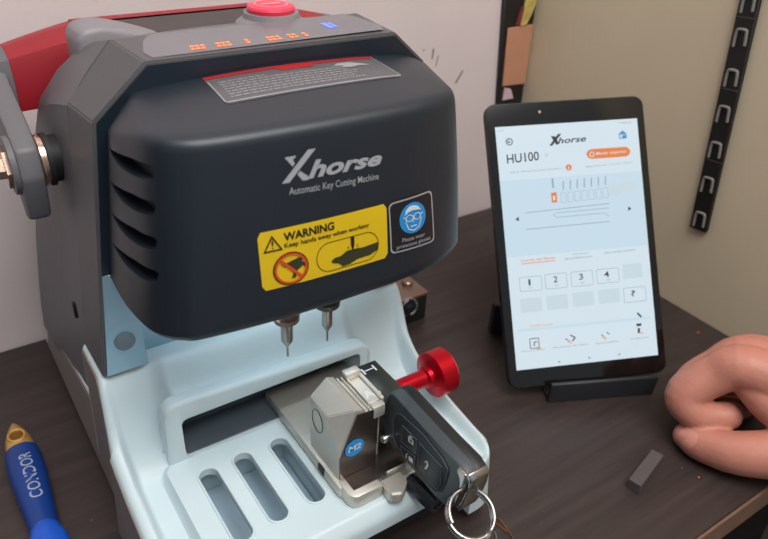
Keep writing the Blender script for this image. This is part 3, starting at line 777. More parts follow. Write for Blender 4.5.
# stepped foot of the clamp, front
bms = bmesh.new()
ft_ = [(.1515, .2500), (.1515, .2380), (.1535, .2345), (.1560, .2333), (.1730, .2333), (.1730, .2500)]
add_prism(bms, [(x, y_, .0607) for x, y_ in ft_], (0, 0, .0098), .0012, 2)
add_box(bms, (.1803, .2400, .0607), (.2140, .2520, .0700), .0008, 2)
obj('clamp_step', bms, M['nickel'], cl)
obj('step_floor', box((.1560, .2385, .0703), (.1785, .2492, .0709)), M['nickeldark'], cl)
obj('step_floor', box((.1735, .2408, .0702), (.1985, .2640, .0709)), M['nickeldark'], cl)
bmp = prism([(.1735, .2262, .0607), (.1800, .2232, .0607), (.1885, .2300, .0607), (.1885, .2385, .0607), (.1735, .2385, .0607)], (0, 0, .0082), .0011, 1)
obj('stop_block', bmp, M['nickel'], cl, smooth=20)
# red tightening knob
kx = .2100; KY, KZ = .2825, .0868
obj('tightening_knob', lathe((kx - .004, KY, KZ), (1, 0, 0), [(0, .0070), (.006, .0070), (.0075, .0064), (.012, .0060), (.0125, .0060), (.0310, .0060), (.0322, .0076), (.0352, .0080), (.0355, .0100), (.0362, .0110), (.0363, .0143), (.0373, .0157), (.0490, .0159), (.0501, .0150), (.0505, .012)], 56), M['redmetal'], cl)['label'] = 'red anodised tightening knob'
# black stop roller under the key
obj('stop_roller', lathe(onz(411, 480, .0632), onz(438, 504, .0632) - onz(411, 480, .0632), [(0, .0058), (.001, .0066), (.0215, .0066), (.0230, .0058), (.0231, .0036), (.0221, .0034), (.0221, .0015)], 40), M['blackgloss'], cl)['label'] = 'black stop roller'


# ================================================================== CAR KEY (standing on edge in the clamp)
key = thing('car_key', 'black flip key fob with three buttons held in the clamp', 'key', (.2000, .2125, .060))
FX = .1880                                                         # plane of the button face
def fyz(px, py): h = onx(px, py, FX); return (h.y, h.z)
outl = [fyz(*q) for q in ((386, 397), (383.5, 405), (383.5, 430), (385.5, 438), (394, 448), (417, 475), (436, 498), (448, 509), (458, 501), (465, 488), (468, 478), (462, 468), (440, 445), (410, 412), (394, 394), (390, 392))]
bmk = bmesh.new()
oc = Vector((0, sum(a for a, b in outl) / len(outl), sum(b for a, b in outl) / len(outl)))
def fring(x, sc_): return [(x, oc.y + (a - oc.y) * sc_, oc.z + (b - oc.z) * sc_) for a, b in outl]
add_loft(bmk, [fring(FX, .965), fring(FX + .0012, 1.0), fring(FX + .0072, 1.0)])
obj('fob_shell', bmk, M['fob'], key, smooth=40)
obj('fob_spine', loft([fring(FX + .0073, .99), fring(FX + .0078, 1.0), fring(FX + .0128, 1.0), fring(FX + .0144, .95)]), M['fobspine'], key, smooth=40)
# button pad, three buttons, symbols
def fq(px, py, x): return onx(px, py, x)
def face_poly(pts, x0, x1, sc_=1.0, bev=.0006):
    P = [onx(*q, FX) for q in pts]; c_ = sum(P, Vector()) / len(P); P = [c_ + (q - c_) * sc_ for q in P]
    return prism([(x0, q.y, q.z) for q in P], (x1 - x0, 0, 0), bev, 2)
pad_ = [(397, 413), (402, 414), (424, 434), (443, 458), (449, 470), (445.5, 484), (441, 492), (434, 490), (411, 463), (397, 445), (394, 436), (394, 420)]
obj('button_pad', face_poly(pad_, FX - .0006, FX + .0008, 1.0, .0004), M['fobkey'], key)
obj('button', face_poly([(403.5, 424), (419, 439), (418, 454), (402.5, 441)], FX - .0013, FX + .0002, .96), M['fobkey'], key)
obj('button', face_poly([(402, 444), (417.5, 456), (416, 467.5), (403.5, 454.5)], FX - .0013, FX + .0002, .96), M['fobkey'], key)
obj('button', face_poly([(420.5, 441), (444, 466), (442.5, 485), (438, 489), (418, 469)], FX - .0013, FX + .0002, .97), M['fobkey'], key)
def outline(pts, lift, k):
    P = [onx(*q, FX) for q in pts]; c_ = sum(P, Vector()) / len(P)
    b = bmesh.new()
    add_tube(b, [Vector((FX - lift, c_.y + (q.y - c_.y) * k, c_.z + (q.z - c_.z) * k)) for q in P], .00022, 6, True); return b
M['fobline'] = mat('fob_groove_edge', srgb(92, 100, 105), .4)
obj('pad_edge', outline(pad_, .0006, 1.0), M['fobline'], key)
for q_ in ([(403.5, 424), (419, 439), (418, 454), (402.5, 441)], [(402, 444), (417.5, 456), (416, 467.5), (403.5, 454.5)], [(420.5, 441), (444, 466), (442.5, 485), (438, 489), (418, 469)]):
    obj('button_edge', outline(q_, .0012, .97), M['fobline'], key)
def fsym(px, py, lift): h = onx(px, py, FX - .0014); return h - Vector((lift, 0, 0))
p = Print(fsym, .0002)
p.strip([(408.5, 436), (413.5, 440.5), (413.5, 445.5), (408.5, 441)], [(410, 438.3), (412.3, 440.7), (412.3, 443.2), (410, 441)]); p.line((409.5, 435.5), (412.5, 438), 1.2, 1.2)
p.build('lock_symbol', M['whiteprint'], key)
p = Print(fsym, .0002)
p.poly([(409, 455.5), (413, 459), (413, 463.5), (409, 460)]); p.line((406.3, 454.5), (408, 453.5), 1, 1); p.line((406.3, 454.5), (406.5, 458), 1, 1); p.build('unlock_symbol', M['whiteprint'], key)
p = Print(fsym, .0002)
p.line((425, 462), (427, 461), 1.4, 1.4); p.line((427, 461), (428, 465), 1.6, 1.6); p.line((428, 465), (425.5, 469), 2.2, 2.2); p.build('boot_symbol', M['whiteprint'], key)
# chrome flip pin and loop bracket
h = onx(388.5, 437, FX)
obj('flip_pin', lathe((FX + .0005, h.y, h.z), (-1, 0, 0), [(0, .0026), (.0045, .0026), (.0052, .0021)], 24), M['steel'], key)['label'] = 'steel pivot pin'
bmh = bmesh.new()
bk_ = [fyz(*q) for q in ((459.5, 466), (467, 474), (469, 481), (467, 489), (461, 502), (456, 508), (456.5, 498), (461, 486), (461, 478), (458, 471))]
add_prism(bmh, [(FX - .0012, a, b) for a, b in bk_], (.0018, 0, 0), .0005, 2)
ed = [fyz(*q) for q in ((467, 474), (469.5, 481), (467.5, 490), (461, 503), (457, 508), (459, 511), (464, 505), (470, 491), (472.5, 481), (470, 474))]
add_prism(bmh, [(FX - .0008, a, b) for a, b in ed], (.0125, 0, 0), .0006, 2)
obj('loop_bracket', bmh, M['chrome'], key)['label'] = 'chrome key ring bracket'
# blade held between the jaws
obj('key_blade', box((.1885, .2630, .0940), (.1892, .2960, .1020), .0001, 1), M['steel'], key)
obj('blade_shoulder', box((.1884, .2540, .0960), (.1925, .2634, .1080), .0006, 2), M['fobspine'], key)

# key ring hanging from the bracket
rc = ony(470.5, 514.5, .1735); 
nrm = (CAM - rc).normalized(); nrm = (nrm + Vector((.45, .0, .10))).normalized()
u_, v_, _ = frame_of(nrm)
ring1 = []
for k in range(97):
    a = 2 * PI * 2 * k / 96; ring1.append(rc + (u_ * math.cos(a) + v_ * math.sin(a)) * .0127 + nrm * (.0030 * (k / 96 - .5) * 2))
kr = thing('key_ring', 'double split key ring hanging from the car key fob', 'key ring', rc - Vector((0, 0, .0127)))
obj('split_ring', tube(ring1, .00115, 10), M['chrome'], kr)
b0 = rc - v_ * .0155 if (rc - v_ * .0155).z < (rc + v_ * .0155).z else rc + v_ * .0155
b0 = min((rc + (u_ * math.cos(a) + v_ * math.sin(a)) * .0127 for a in [i * .1 for i in range(63)]), key=lambda q: q.z)
b1 = b0 - u_ * .004
obj('link', tube([b1 + Vector((.0046 * math.cos(2 * PI * k / 28), 0.0015 * math.sin(2 * PI * k / 14), -.003 + .0046 * math.sin(2 * PI * k / 28))) for k in range(28)], .0010, 8, True), M['chrome'], kr)

# ================================================================== TABLET ON ITS STAND
W = Vector((.9065, -.4190, .047)).normalized(); HN = Vector((.4191, .9079, 0)).normalized()
UP = Vector((.175, .516, .8385)); UP = (UP - W * UP.dot(W)).normalized(); TN = W.cross(UP).normalized()       # towards the viewer
TO = Vector((.3458, .3020, .0120)); TW, TH, TT = .1365, .2325, .0085
if TN.dot(CAM - TO) < 0: TN = -TN
def tp(a, b, n=0.0): return TO + W * a + UP * b + TN * n
def tl(px, py):                         # picture point of the tablet face -> its own (a, b)
    d = ray(px, py); t = (TO - CAM).dot(TN) / d.dot(TN); q = CAM + d * t - TO; return q.dot(W), q.dot(UP)
tab = thing('tablet', 'black tablet on a stand showing a key cutting app', 'tablet', tp(TW / 2, 0, -.004))
def slab(w, h, r, n0, n1, bev, cx=TW / 2, cy=TH / 2):
    return prism([tp(cx + x, cy + y_, n0) for x, y_ in rrect(w, h, r, 7)], TN * (n1 - n0), bev, 2)
obj('tablet_body', slab(TW, TH, .0085, -TT, -.0003, .0012), M['tabletbody'], tab)
obj('front_glass', slab(TW - .0018, TH - .0018, .0078, -.0004, .0002, 0), M['tablet'], tab)
obj('camera_dot', lathe(tp(*tl(539.5, 112), .0002), TN, [(0, .0013), (.0002, .0011)], 20), M['bronze'], tab)
s00 = tl(518, 371.5); s10 = tl(660, 353.5); s01 = tl(493.5, 127.5); s11 = tl(634.5, 118.5)
sx0, sx1 = (s00[0] + s01[0]) / 2, (s10[0] + s11[0]) / 2; sy0, sy1 = (s00[1] + s10[1]) / 2, (s01[1] + s11[1]) / 2
scrn = obj('screen', prism([tp(a, b, .0001) for a, b in ((sx0, sy0), (sx1, sy0), (sx1, sy1), (sx0, sy1))], TN * .0003), M['scrwhite'], tab, smooth=0); scrn['label'] = 'bright lit screen'
class TPrint(Print):
    def __init__(s, lift): super().__init__(lambda a, b, l: tp(a, b, .0004 + l), lift)
    def ptext(s, t, bl, br, h, bold=0.0, shear=0.0):
        a, b = tl(*bl); c_, d = tl(*br); s.text(t, a, b, c_, b + h, bold, shear, dv=d - b)
    def pline(s, q0, q1, w): s.line(tl(*q0), tl(*q1), w, w)
    def ppoly(s, *q): s.poly([tl(*k) for k in q])
    def pframe(s, bl, tr, w, r=.001):
        a, b = tl(*bl); c_, d = tl(*tr); cx_, cy_, ww, hh = (a + c_) / 2, (b + d) / 2, abs(c_ - a), abs(d - b)
        f = lambda k: [(cx_ + x, cy_ + y_) for x, y_ in rrect(ww - k, hh - k, max(r - k / 2, .0002), 3)]
        s.strip(f(0), f(w * 2))
    def pbox(s, bl, tr, r=.0008):
        a, b = tl(*bl); c_, d = tl(*tr); s.poly([((a + c_) / 2 + x, (b + d) / 2 + y_) for x, y_ in rrect(abs(c_ - a), abs(d - b), r, 4)])
L1, L2, L3 = .00012, .00024, .00036
p = TPrint(L1)            # tinted areas of the app
a, b = tl(503, 258); c_, d = tl(626, 172); p.poly([(sx0, b), (sx1, b), (sx1, d), (sx0, d)])
a, b = tl(515, 330); c_, d = tl(655, 318)
p.poly([(sx0 + .004, b), (sx1 - .004, b), (sx1 - .004, d), (sx0 + .004, d)])
p.build('screen_area', M['scr'], scrn)
p = TPrint(L2)
for q0, q1 in (((521, 313), (541, 297)), ((547, 310), (567, 294)), ((573, 307), (593, 291)), ((599, 304), (619, 288)), ((623, 279), (641, 263))): p.pbox(q0, q1)
p.pbox((606, 197), (620, 183), .005); p.pbox((620, 192), (635, 181), .003)
p.build('screen_tile', M['scrgrey'], scrn)
p = TPrint(L2)
for q0, q1 in (((520, 292), (541, 275.5)), ((545.5, 289.5), (566, 272.5)), ((571.5, 287), (592, 270)), ((597, 284), (618, 267.5)), ((624, 303), (645, 286))): p.pframe(q0, q1, .0004)
p.pline((525, 213), (609, 203.5), .0006); p.pline((526, 229.5), (609, 221.5), .0006)
p.pline((556, 213), (609, 208), .0005); p.pline((556, 217.5), (604, 213), .0005); p.pline((553, 214), (556, 217.5), .0005); p.pline((604, 213), (609, 216), .0005)
for k in range(7):
    x = 561 + k * 7; p.pframe((x, 203 - k * .8), (x + 4.5, 192.5 - k * .8), .0003, .0006); p.pline((x + 2, 190 - k * .8), (x + 2, 181 - k * .8), .0010)
p.pline((553, 188), (552, 178.5), .0016)
p.build('screen_line', M['scrline'], scrn)
p = TPrint(L2)
p.ptext('HU100', (507, 164), (539, 160.5), .0076, bold=.012); p.ptext('horse', (557.5, 144), (586, 141.5), .0050, bold=.02, shear=.3)
p.ppoly((549, 146), (552, 145.8), (561, 134), (557.5, 134.2)); p.ppoly((550.5, 136.5), (554.5, 136.2), (559, 144), (556, 145))
p.ring(tl(509, 142), .0030, .0030, .25, 20); p.pline((507, 142.3), (510.5, 142), .0007); p.pline((507, 142.3), (508.7, 140.6), .0006); p.pline((507, 142.3), (508.9, 143.6), .0006)
p.ptext('1', (528.5, 285.5), (530.5, 285.2), .0050, bold=.01); p.ptext('2', (553.5, 282.5), (557.5, 282), .0050, bold=.01); p.ptext('3', (579, 280), (583, 279.5), .0050, bold=.01); p.ptext('4', (604, 277.5), (609, 277), .0050, bold=.01); p.ptext('?', (631, 296.5), (635, 296), .0050, bold=.01)
p.ppoly((515, 219.5), (518.5, 217), (518.8, 221.5)); p.ppoly((631, 208.5), (627.7, 206.5), (628, 211))
p.pframe((530, 349), (538.5, 337.5), .0006, .0006); p.pline((534, 346), (534, 342), .0008); p.pline((534, 342), (537, 341.7), .0008)
p.pline((565, 338.5), (569, 341), .0007); p.pline((570, 335), (575, 337.5), .0010); p.pline((575, 337.5), (572, 341), .0010)
p.pline((601, 334.5), (604, 337), .0007); p.pline((606, 332), (609, 334), .0007); p.pline((637, 313), (641, 317), .0016)
p.pline((636, 325), (641, 324.5), .0022); p.pline((638.5, 328), (638.5, 333), .0020)
p.build('screen_lettering', M['scrtext'], scrn)
p = TPrint(L2)
p.ptext('All & Ahead la pista posicion 1', (510, 174), (565, 169), .0017); p.ptext('Espaciado sin cortado 1.5mm', (586, 168), (632, 163.5), .0017)
p.ptext('Informacion del producto', (522, 352.5), (545, 350), .0016); p.ptext('Duplicar la llave', (553, 349), (588, 345), .0017); p.ptext('Elegir de abrazaderas', (596, 345), (618, 342), .0018); p.ptext('Configuracion', (630, 340), (649, 338), .0016)
p.ptext('Avance de corte', (572, 255), (588, 253.5), .0014); p.ptext('decodificacion', (564, 260), (592, 257), .0016); p.ptext('Otro metodo referencia', (604, 254), (635, 250.5), .0018)
p.ptext('14:25', (497, 132), (503, 131.6), .0012); p.ptext('100%', (619, 124), (631, 123.2), .0012); p.pline((545, 157), (547, 155), .0004); p.pline((545, 153.2), (547, 155), .0004)
p.pline((558, 362), (560, 361.5), .0012); p.pline((588, 358), (590, 357.5), .0012); p.pline((618, 354.5), (620, 354), .0012)
for q in ((530, 288), (556, 285.5), (582, 283), (608, 280)): p.pline((q[0] - 2, q[1]), (q[0] + 2, q[1] - .3), .0004)
p.build('screen_small_lettering', M['scrfaint'], scrn)
p = TPrint(L2)
a, b = tl(586.5, 159.5); c_, d = tl(629.5, 146.5); p.poly([((a + c_) / 2 + x, (b + d) / 2 + y_ ) for x, y_ in rrect(c_ - a, abs(d - b) * .98, .0048, 6)])
p.disc(tl(568.5, 167.5), .0026, .0026, 20); p.ppoly((551.5, 203), (557, 202.4), (556.3, 192.2), (550.7, 192.8))
p.pline((521, 264), (555, 260.5), .0006); p.ptext('Corte de llaves', (521, 262), (555, 258.5), .0019, bold=.01)
p.build('screen_orange', M['scrorange'], scrn)
p = TPrint(L2); p.ptext('Calibracion', (530, 327), (552, 325), .0020, bold=.01); p.pline((567, 340), (571, 343), .0016); p.pline((602, 336.5), (606, 339), .0016); p.pline((537, 349), (541, 348.5), .0012); p.pline((640, 333), (643, 332.7), .0014); p.build('screen_peach', M['scrpeach'], scrn)
p = TPrint(L3); p.ptext('Modo experto', (596, 156), (626, 153.5), .0030, bold=.01); p.ring(tl(591.5, 154.5), .0022, .0022, .3, 16); p.ptext('1', (553, 200.5), (555, 200.2), .0036, bold=.01); p.ptext('i', (568, 169.5), (569.2, 169.4), .0026, bold=.02); p.build('screen_white_lettering', M['scrwhite'], scrn)
p = TPrint(L2); p.ppoly((618, 134.5), (622, 130.5), (626.5, 134)); p.pframe((619, 139), (626, 133.5), .0007, .0004); p.pbox((622, 138.5), (625.5, 135), .0004); p.build('home_symbol', M['scrblue'], scrn)

merge([o for o in scrn.children], scrn)
# stand: tray, lip and back rest
std = thing('tablet_stand', 'low dark plastic stand under the black tablet', 'stand', tp(TW / 2, 0, 0) * 1 - Vector((0, 0, TO.z)))
def sp_(a, f, z): q = Vector((TO.x, TO.y, 0)) + W * a + HN * f; return (q.x, q.y, z)     # along the tablet, backwards, up
WH = Vector((W.x, W.y, 0)).normalized()
bs = bmesh.new()
add_prism(bs, [sp_(.0330, f, z) for f, z in ((-.0040, 0), (-.0040, .0035), (.098, .0035), (.098, 0))], WH * .090, .0006, 1)
obj('stand_base', bs, M['stand'], std)
bs = bmesh.new()
add_prism(bs, [sp_(.0320, f, z) for f, z in ((-.0060, .0), (-.0078, .0195), (-.0068, .0208), (-.0042, .0205), (-.0022, .0090), (-.0010, .0036), (-.0010, .0))], WH * .0925, .0005, 1)
obj('front_lip', bs, M['stand'], std)
bs = bmesh.new()
add_prism(bs, [sp_(.0490, f, z) for f, z in ((.034, .0036), (.0745, .0800), (.0800, .0800), (.078, .0036))], WH * .056, .0008, 1)
obj('back_rest', bs, M['stand'], std)
bs = bmesh.new()
add_prism(bs, [sp_(.0110, f, z) for f, z in ((.088, .0), (.090, .032), (.097, .032), (.099, .0))], WH * .040, .001, 1)
obj('side_wing', bs, M['stand'], std)

# ================================================================== SMALL THINGS ON THE DESK
# dark grey block
e0, e1 = onz(633, 489, 0), onz(655, 460, 0); dv = (e1 - e0); L_ = dv.length; dv.normalize(); nv = Vector((-dv.y, dv.x, 0))
if nv.x < 0: nv = -nv
e0 = onz(626, 487, 0)
bmB = bmesh.new(); add_prism(bmB, [e0, e0 + nv * .0095, e0 + nv * .0095 + dv * .040, e0 + dv * .040], (0, 0, .0085), .0004, 1)
tag(obj('grey_block', bmB, M['ferrite'], origin=e0), 'small dark grey bar lying on desk beside the hand', 'block')
# crumbs, shavings and a wire scrap
for px, py, r in ((698.5, 478, .0011), (682, 468, .0006)):
    q = onz(px, py, 0); bmr = bmesh.new(); bmesh.ops.create_icosphere(bmr, subdivisions=2, radius=r, matrix=Matrix.Translation(q + Vector((0, 0, r * .75))) @ Matrix.Diagonal((1.2, .9, .75, 1)))
    for v in bmr.verts: v.co += Vector((random.uniform(-1, 1), random.uniform(-1, 1), 0)) * r * .12
    tag(obj('crumb', bmr, M['copper'] if r > .001 else M['bronze'], origin=q), 'tiny orange crumb on the desk below the thumb' if r > .001 else 'tiny dull speck on the desk between grey block and thumb', 'crumb')
wp = [onz(494.5, 520, .0008), onz(497, 518, .0012), onz(500, 519.5, .002), onz(505, 526, .0018), onz(511, 535, .001), onz(514, 540, .0007)]
wp2 = [onz(494.5, 520, .0008), onz(496, 523.5, .0012), onz(501, 527, .0016), onz(507, 532, .0018)]
bmW = tube(catmull(wp, 6), .0004, 6); add_tube(bmW, catmull(wp2, 6), .0004, 6)
tag(obj('wire_scrap', bmW, M['copper'], origin=wp[0] - Vector((0, 0, .0008))), 'curled copper coloured wire scrap beside the key ring', 'wire')
q = onz(698, 333, 0); bmr = bmesh.new(); bmesh.ops.create_icosphere(bmr, subdivisions=2, radius=.002, matrix=Matrix.Translation(q + Vector((0, 0, .0007))) @ Matrix.Diagonal((1.4, 1, .35, 1)))
tag(obj('fleck', bmr, mat('red_brown_fleck', srgb(110, 52, 44), .6), origin=q), 'small reddish fleck on the desk between tablet and hand', 'crumb')

# blue tool
ta, tb = onz(13, 424, .008), onz(52, 552, .011)
ax = (tb - ta).normalized(); sd = Vector((ax.y, -ax.x, 0)).normalized()
if sd.x < 0: sd = -sd
up = Vector((0, 0, 1))
tool = thing('blue_tool', 'blue handled tool with brass tip lying left of the machine', 'tool', (ta.x, ta.y, 0))
def tring(t, w, h, zc, n=28): return [Vector((ta.x, ta.y, 0)) + Vector((ax.x, ax.y, 0)) * t + sd * (w * math.cos(2 * PI * k / n)) + up * (zc + h * math.sin(2 * PI * k / n)) for k in range(n)]
prof_ = [(0, .0012, .0012, .0075), (.005, .0036, .0034, .0078), (.012, .0062, .0054, .0082), (.019, .0083, .0070, .0084), (.026, .0094, .0078, .0084), (.037, .0100, .0082, .0086)]
bmT = loft([tring(*q) for q in prof_])
cutc = Vector((ta.x, ta.y, 0)) + Vector((ax.x, ax.y, 0)) * .0225
bmT = boolean(bmT, [lathe(cutc + Vector((0, 0, -.01)) , (0, 0, 1), [(0, .0050), (.03, .0050)], 32)])
obj('brass_tip', bmT, M['brass'], tool)['label'] = 'pointed brass tip with a hole'
obj('eyelet', tube([cutc + Vector((.0054 * math.cos(2 * PI * k / 32), .0060 * math.sin(2 * PI * k / 32), .0155)) for k in range(32)], .0010, 8, True), M['brass'], tool)
hp_ = [(.0340, .0102, .0085, .0087), (.0360, .0112, .0096, .0098), (.048, .0118, .0106, .0108), (.062, .0116, .0108, .0110), (.082, .0104, .0102, .0108), (.100, .0092, .0094, .0102), (.118, .0090, .0090, .0096), (.150, .0100, .0092, .0096)]
hh = catmull([(t, w, h) for t, w, h, z in hp_], 5); hz = catmull([(t, z, 0) for t, w, h, z in hp_], 5)
hrings = [tring(a.x, a.y, a.z, b.y) for a, b in zip(hh, hz)]
bmT = loft(hrings); BT = BVHTree.FromBMesh(bmT)
handle = obj('handle', bmT, M['bluetool'], tool); handle['label'] = 'dark blue handle'
def ftool(u, v, l):
    q = Vector((ta.x, ta.y, .06)) + Vector((ax.x, ax.y, 0)) * (.092 - u * .043) + sd * ((v - .5) * -.0080 * 1 + .0012) * 1
    loc, n_, i_, d_ = BT.ray_cast(q, Vector((0, 0, -1))); return (loc if loc else q) + Vector((0, 0, l))
p = Print(lambda u, v, l: ftool(u, 1 - v if False else v, l), .0003); p.text('CONDOR', 0, 0, 1, 1, bold=.008); p.build('handle_lettering', M['toolprint'], tool)
bmT = loft([tring(t, w, h, z) for t, w, h, z in ((.109, .004, .003, .0150), (.114, .0085, .0065, .0140), (.124, .0112, .0080, .0140), (.138, .0125, .0085, .0140), (.155, .0130, .0085, .0140))])
obj('handle_sleeve', bmT, M['bluelight'], tool)['label'] = 'lighter blue end sleeve'

# spare clamp lying behind the machine
sp0 = onz(404, 322, 0); SX, SY = .3235, .4300
spare = thing('spare_clamp', 'bronze and black metal clamp partly hidden behind the machine', 'clamp', (SX + .02, SY + .02, 0))
obj('clamp_body', box((SX - .004, SY, .0), (SX + .0330, SY + .034, .0270), .0015, 2), M['blackrubber'], spare)
obj('top_plate', box((SX - .006, SY - .001, .0272), (SX + .0335, SY + .033, .0305), .0008, 2), M['bronze'], spare)
obj('bolt', lathe((SX + .024, SY + .020, .0305), (0, 0, 1), [(0, .0055), (.003, .0055), (.0042, .004)], 24), M['bronze'], spare)
o_ = ony(407, 306, SY - .0002)
obj('wheel', lathe(o_, (0, -1, 0), [(0, .0098), (.004, .0100), (.0046, .0092), (.0040, .0078), (.0035, .0074)], 40), M['chrome'], spare)
obj('hub', lathe(o_ - Vector((0, .0034, 0)), (0, -1, 0), [(0, .0074), (.0006, .0072), (.0008, .0045), (.003, .0040)], 32), M['blackgloss'], spare)

# ================================================================== THINGS ON THE WALLS
X0 = .5885
q0, q1, q2, q3 = onx(690.5, 226, X0), onx(708.5, 232.5, X0), onx(765, 0, X0), onx(738.5, 0, X0)
ax_ = (((q3 + q2) / 2) - ((q0 + q1) / 2)).normalized(); wv = Vector((0, -ax_.z, ax_.y)).normalized()
if wv.y > 0: wv = -wv
o0 = (q0 + q1) / 2; wd = .0172
def rp(a, b, n): return Vector((X0 - n, 0, 0)) + Vector((0, o0.y, o0.z)) + Vector((0, ax_.y, ax_.z)) * a + wv * (b * wd)
rail = thing('wall_rail', 'narrow black rail with grey arches leaning on beige wall', 'rail', rp(0, 0, 0))
obj('rail_strip', prism([rp(a, b, -.001) for a, b in ((0.001, -.5), (0, -.46), (0, .46), (0.001, .5), (.30, .5), (.30, -.5))], (-.0042, 0, 0), .0004, 1), M['railblack'], rail)
for px, py in ((731, 90), (748, 18), (710, 160)):
    bmS = bmesh.new(); h = onx(px, py, X0 - .0034); a = Vector((0, h.y - o0.y, h.z - o0.z)).dot(Vector((0, ax_.y, ax_.z)))
    add_prism(bmS, [rp(a - .0004, -.5, .0033), rp(a - .0004, .5, .0033), rp(a + .0004, .5, .0033), rp(a + .0004, -.5, .0033)], (-.0003, 0, 0))
    obj('seam', bmS, M['ferrite'], rail)
marks = [(749.5, 3), (744, 38), (733, 78), (724, 114), (714.5, 149.5), (706, 184), (698, 218.5)]
first = None
for px, py in marks:
    h = onx(px, py, X0 - .0034); a = Vector((0, h.y - o0.y, h.z - o0.z)).dot(Vector((0, ax_.y, ax_.z)))
    if first is None:
        pp = [rp(a + s_, b, .0040) for s_, b in ((-.0080, -.27), (.0040, -.25), (.0062, -.12), (.0062, .18), (.0040, .27), (-.0060, .30))]
        first = obj('arch', tube(catmull(pp, 4), .0013, 8), M['railmark'], rail); fa = a
    else:
        o2 = first.copy(); COL.objects.link(o2); o2.parent = rail; o2.location = Vector((0, ax_.y, ax_.z)) * (a - fa)
# strip in the corner of the room
CYy = .5725
def cp(px, py): return ony(px, py, CYy)
hang = thing('corner_strip', 'dark strip with orange panel hanging in the wall corner', 'display strip', Vector((.571, CYy, .118)))
k0, k1, k2, k3 = cp(497, 118), cp(523.5, 118), cp(542, -14), cp(506, -14)
for k_ in (k1, k2): k_.x = min(k_.x, .5888)
obj('backing', prism([k0, k1, k2, k3], (0, .0055, 0), .0006, 1), M['railblack'], hang)
a0, a1, a2, a3 = cp(501.5, 86), cp(525.5, 83), cp(533, 24), cp(507.5, 28)
for k_ in (a1, a2): k_.x = min(k_.x, .5880)
obj('orange_panel', prism([a0, a1, a2, a3], (0, -.0016, 0), .0004, 1), M['cardorange'], hang)['label'] = 'dull orange panel'
a0 = [cp(*q) for q in ((519, 26), (525, 24), (530, 14), (535, 2), (534, -8), (526, -8), (523, 8))]
for k_ in a0: k_.x = min(k_.x, .5880)
obj('yellow_packet', prism(a0, (0, -.003, 0), .0006, 1), M['packyellow'], hang)
a0 = [cp(*q) for q in ((515, 25), (519, 25), (523, 8), (521, 6))]
obj('red_tab', prism(a0, (0, -.002, 0)), M['packred'], hang)
a0 = [cp(*q) for q in ((502, 100), (512.5, 98), (511, 92), (510, 88.5), (504, 88))]
obj('pink_label', prism(a0, (0, -.0012, 0)), M['pinkpaper'], hang)

# ================================================================== HAND
def limb(bm, pts, per=5, n=18):
    P = catmull([p for p, r in pts], per); Rr = [q.x for q in catmull([(r, 0, 0) for p, r in pts], per)]
    add_tube(bm, P, Rr, n)
    for q, r in ((P[0], Rr[0]), (P[-1], Rr[-1])): bmesh.ops.create_uvsphere(bm, u_segments=18, v_segments=12, radius=r * .995, matrix=Matrix.Translation(q))
def fuse(bm, voxel, iters):
    o = bpy.data.objects.new('work', bm_mesh(bm)); COL.objects.link(o)
    md = o.modifiers.new('r', 'REMESH'); md.mode = 'VOXEL'; md.voxel_size = voxel
    sm = o.modifiers.new('s', 'SMOOTH'); sm.factor = .5; sm.iterations = iters
    bpy.context.view_layer.update()
    me = bpy.data.meshes.new_from_object(o.evaluated_get(bpy.context.evaluated_depsgraph_get()))
    b = bmesh.new(); b.from_mesh(me); bpy.data.objects.remove(o, do_unlink=True); return b
bmH = bmesh.new()
# one continuous right hand: forearm, palm, four bent fingers, thumb
limb(bmH, [((.505, .085, .052), .026), ((.525, .03, .055), .026), ((.552, -.05, .060), .031), ((.575, -.11, .064), .035)])
limb(bmH, [((.505, .085, .056), .022), ((.482, .140, .066), .0195), ((.460, .184, .0755), .0172), ((.449, .198, .063), .0158), ((.4320, .2065, .0465), .0148), ((.4310, .1990, .0365), .0132), ((.440, .189, .0330), .0120), ((.452, .180, .0345), .0108)])
limb(bmH, [((.509, .085, .056), .022), ((.495, .145, .064), .0195), ((.480, .1930, .0715), .0160), ((.4675, .2080, .056), .0140), ((.4535, .2160, .0395), .0130), ((.4510, .2080, .027), .0120), ((.457, .198, .0220), .0110), ((.470, .186, .024), .0098)])
limb(bmH, [((.513, .085, .054), .022), ((.508, .145, .059), .018), ((.500, .1970, .0640), .0146), ((.487, .2110, .050), .0128), ((.4730, .2180, .0340), .0120), ((.4680, .2140, .023), .0108), ((.478, .200, .0165), .0098), ((.490, .188, .018), .0090)])
limb(bmH, [((.517, .085, .050), .022), ((.520, .145, .052), .017), ((.517, .1980, .0570), .0134), ((.503, .2120, .045), .0115), ((.4900, .2200, .0310), .0106), ((.4900, .2110, .0185), .0096), ((.500, .199, .0140), .0088), ((.510, .189, .015), .0080)])
limb(bmH, [((.503, .092, .048), .024), ((.478, .116, .040), .0210), ((.452, .138, .0315), .0182), ((.4360, .158, .0240), .0160), ((.4300, .1740, .0195), .0142), ((.4275, .1860, .0170), .0127), ((.4270, .1930, .0158), .0098)])
limb(bmH, [((.480, .120, .050), .018), ((.464, .152, .056), .0155), ((.460, .174, .063), .0125)])
bmesh.ops.create_uvsphere(bmH, u_segments=24, v_segments=16, radius=1, matrix=Matrix.Translation((.492, .140, .050)) @ Matrix.Diagonal((.030, .050, .024, 1)))
bmH = fuse(bmH, .0014, 6)
zmin = min(v.co.z for v in bmH.verts)
dz_ = .0003 - zmin
bmesh.ops.translate(bmH, verts=bmH.verts[:], vec=(0, 0, dz_))
HB = BVHTree.FromBMesh(bmH)
hand = obj('person', bmH, M['skin'], origin=(.47, .19, 0), smooth=180)
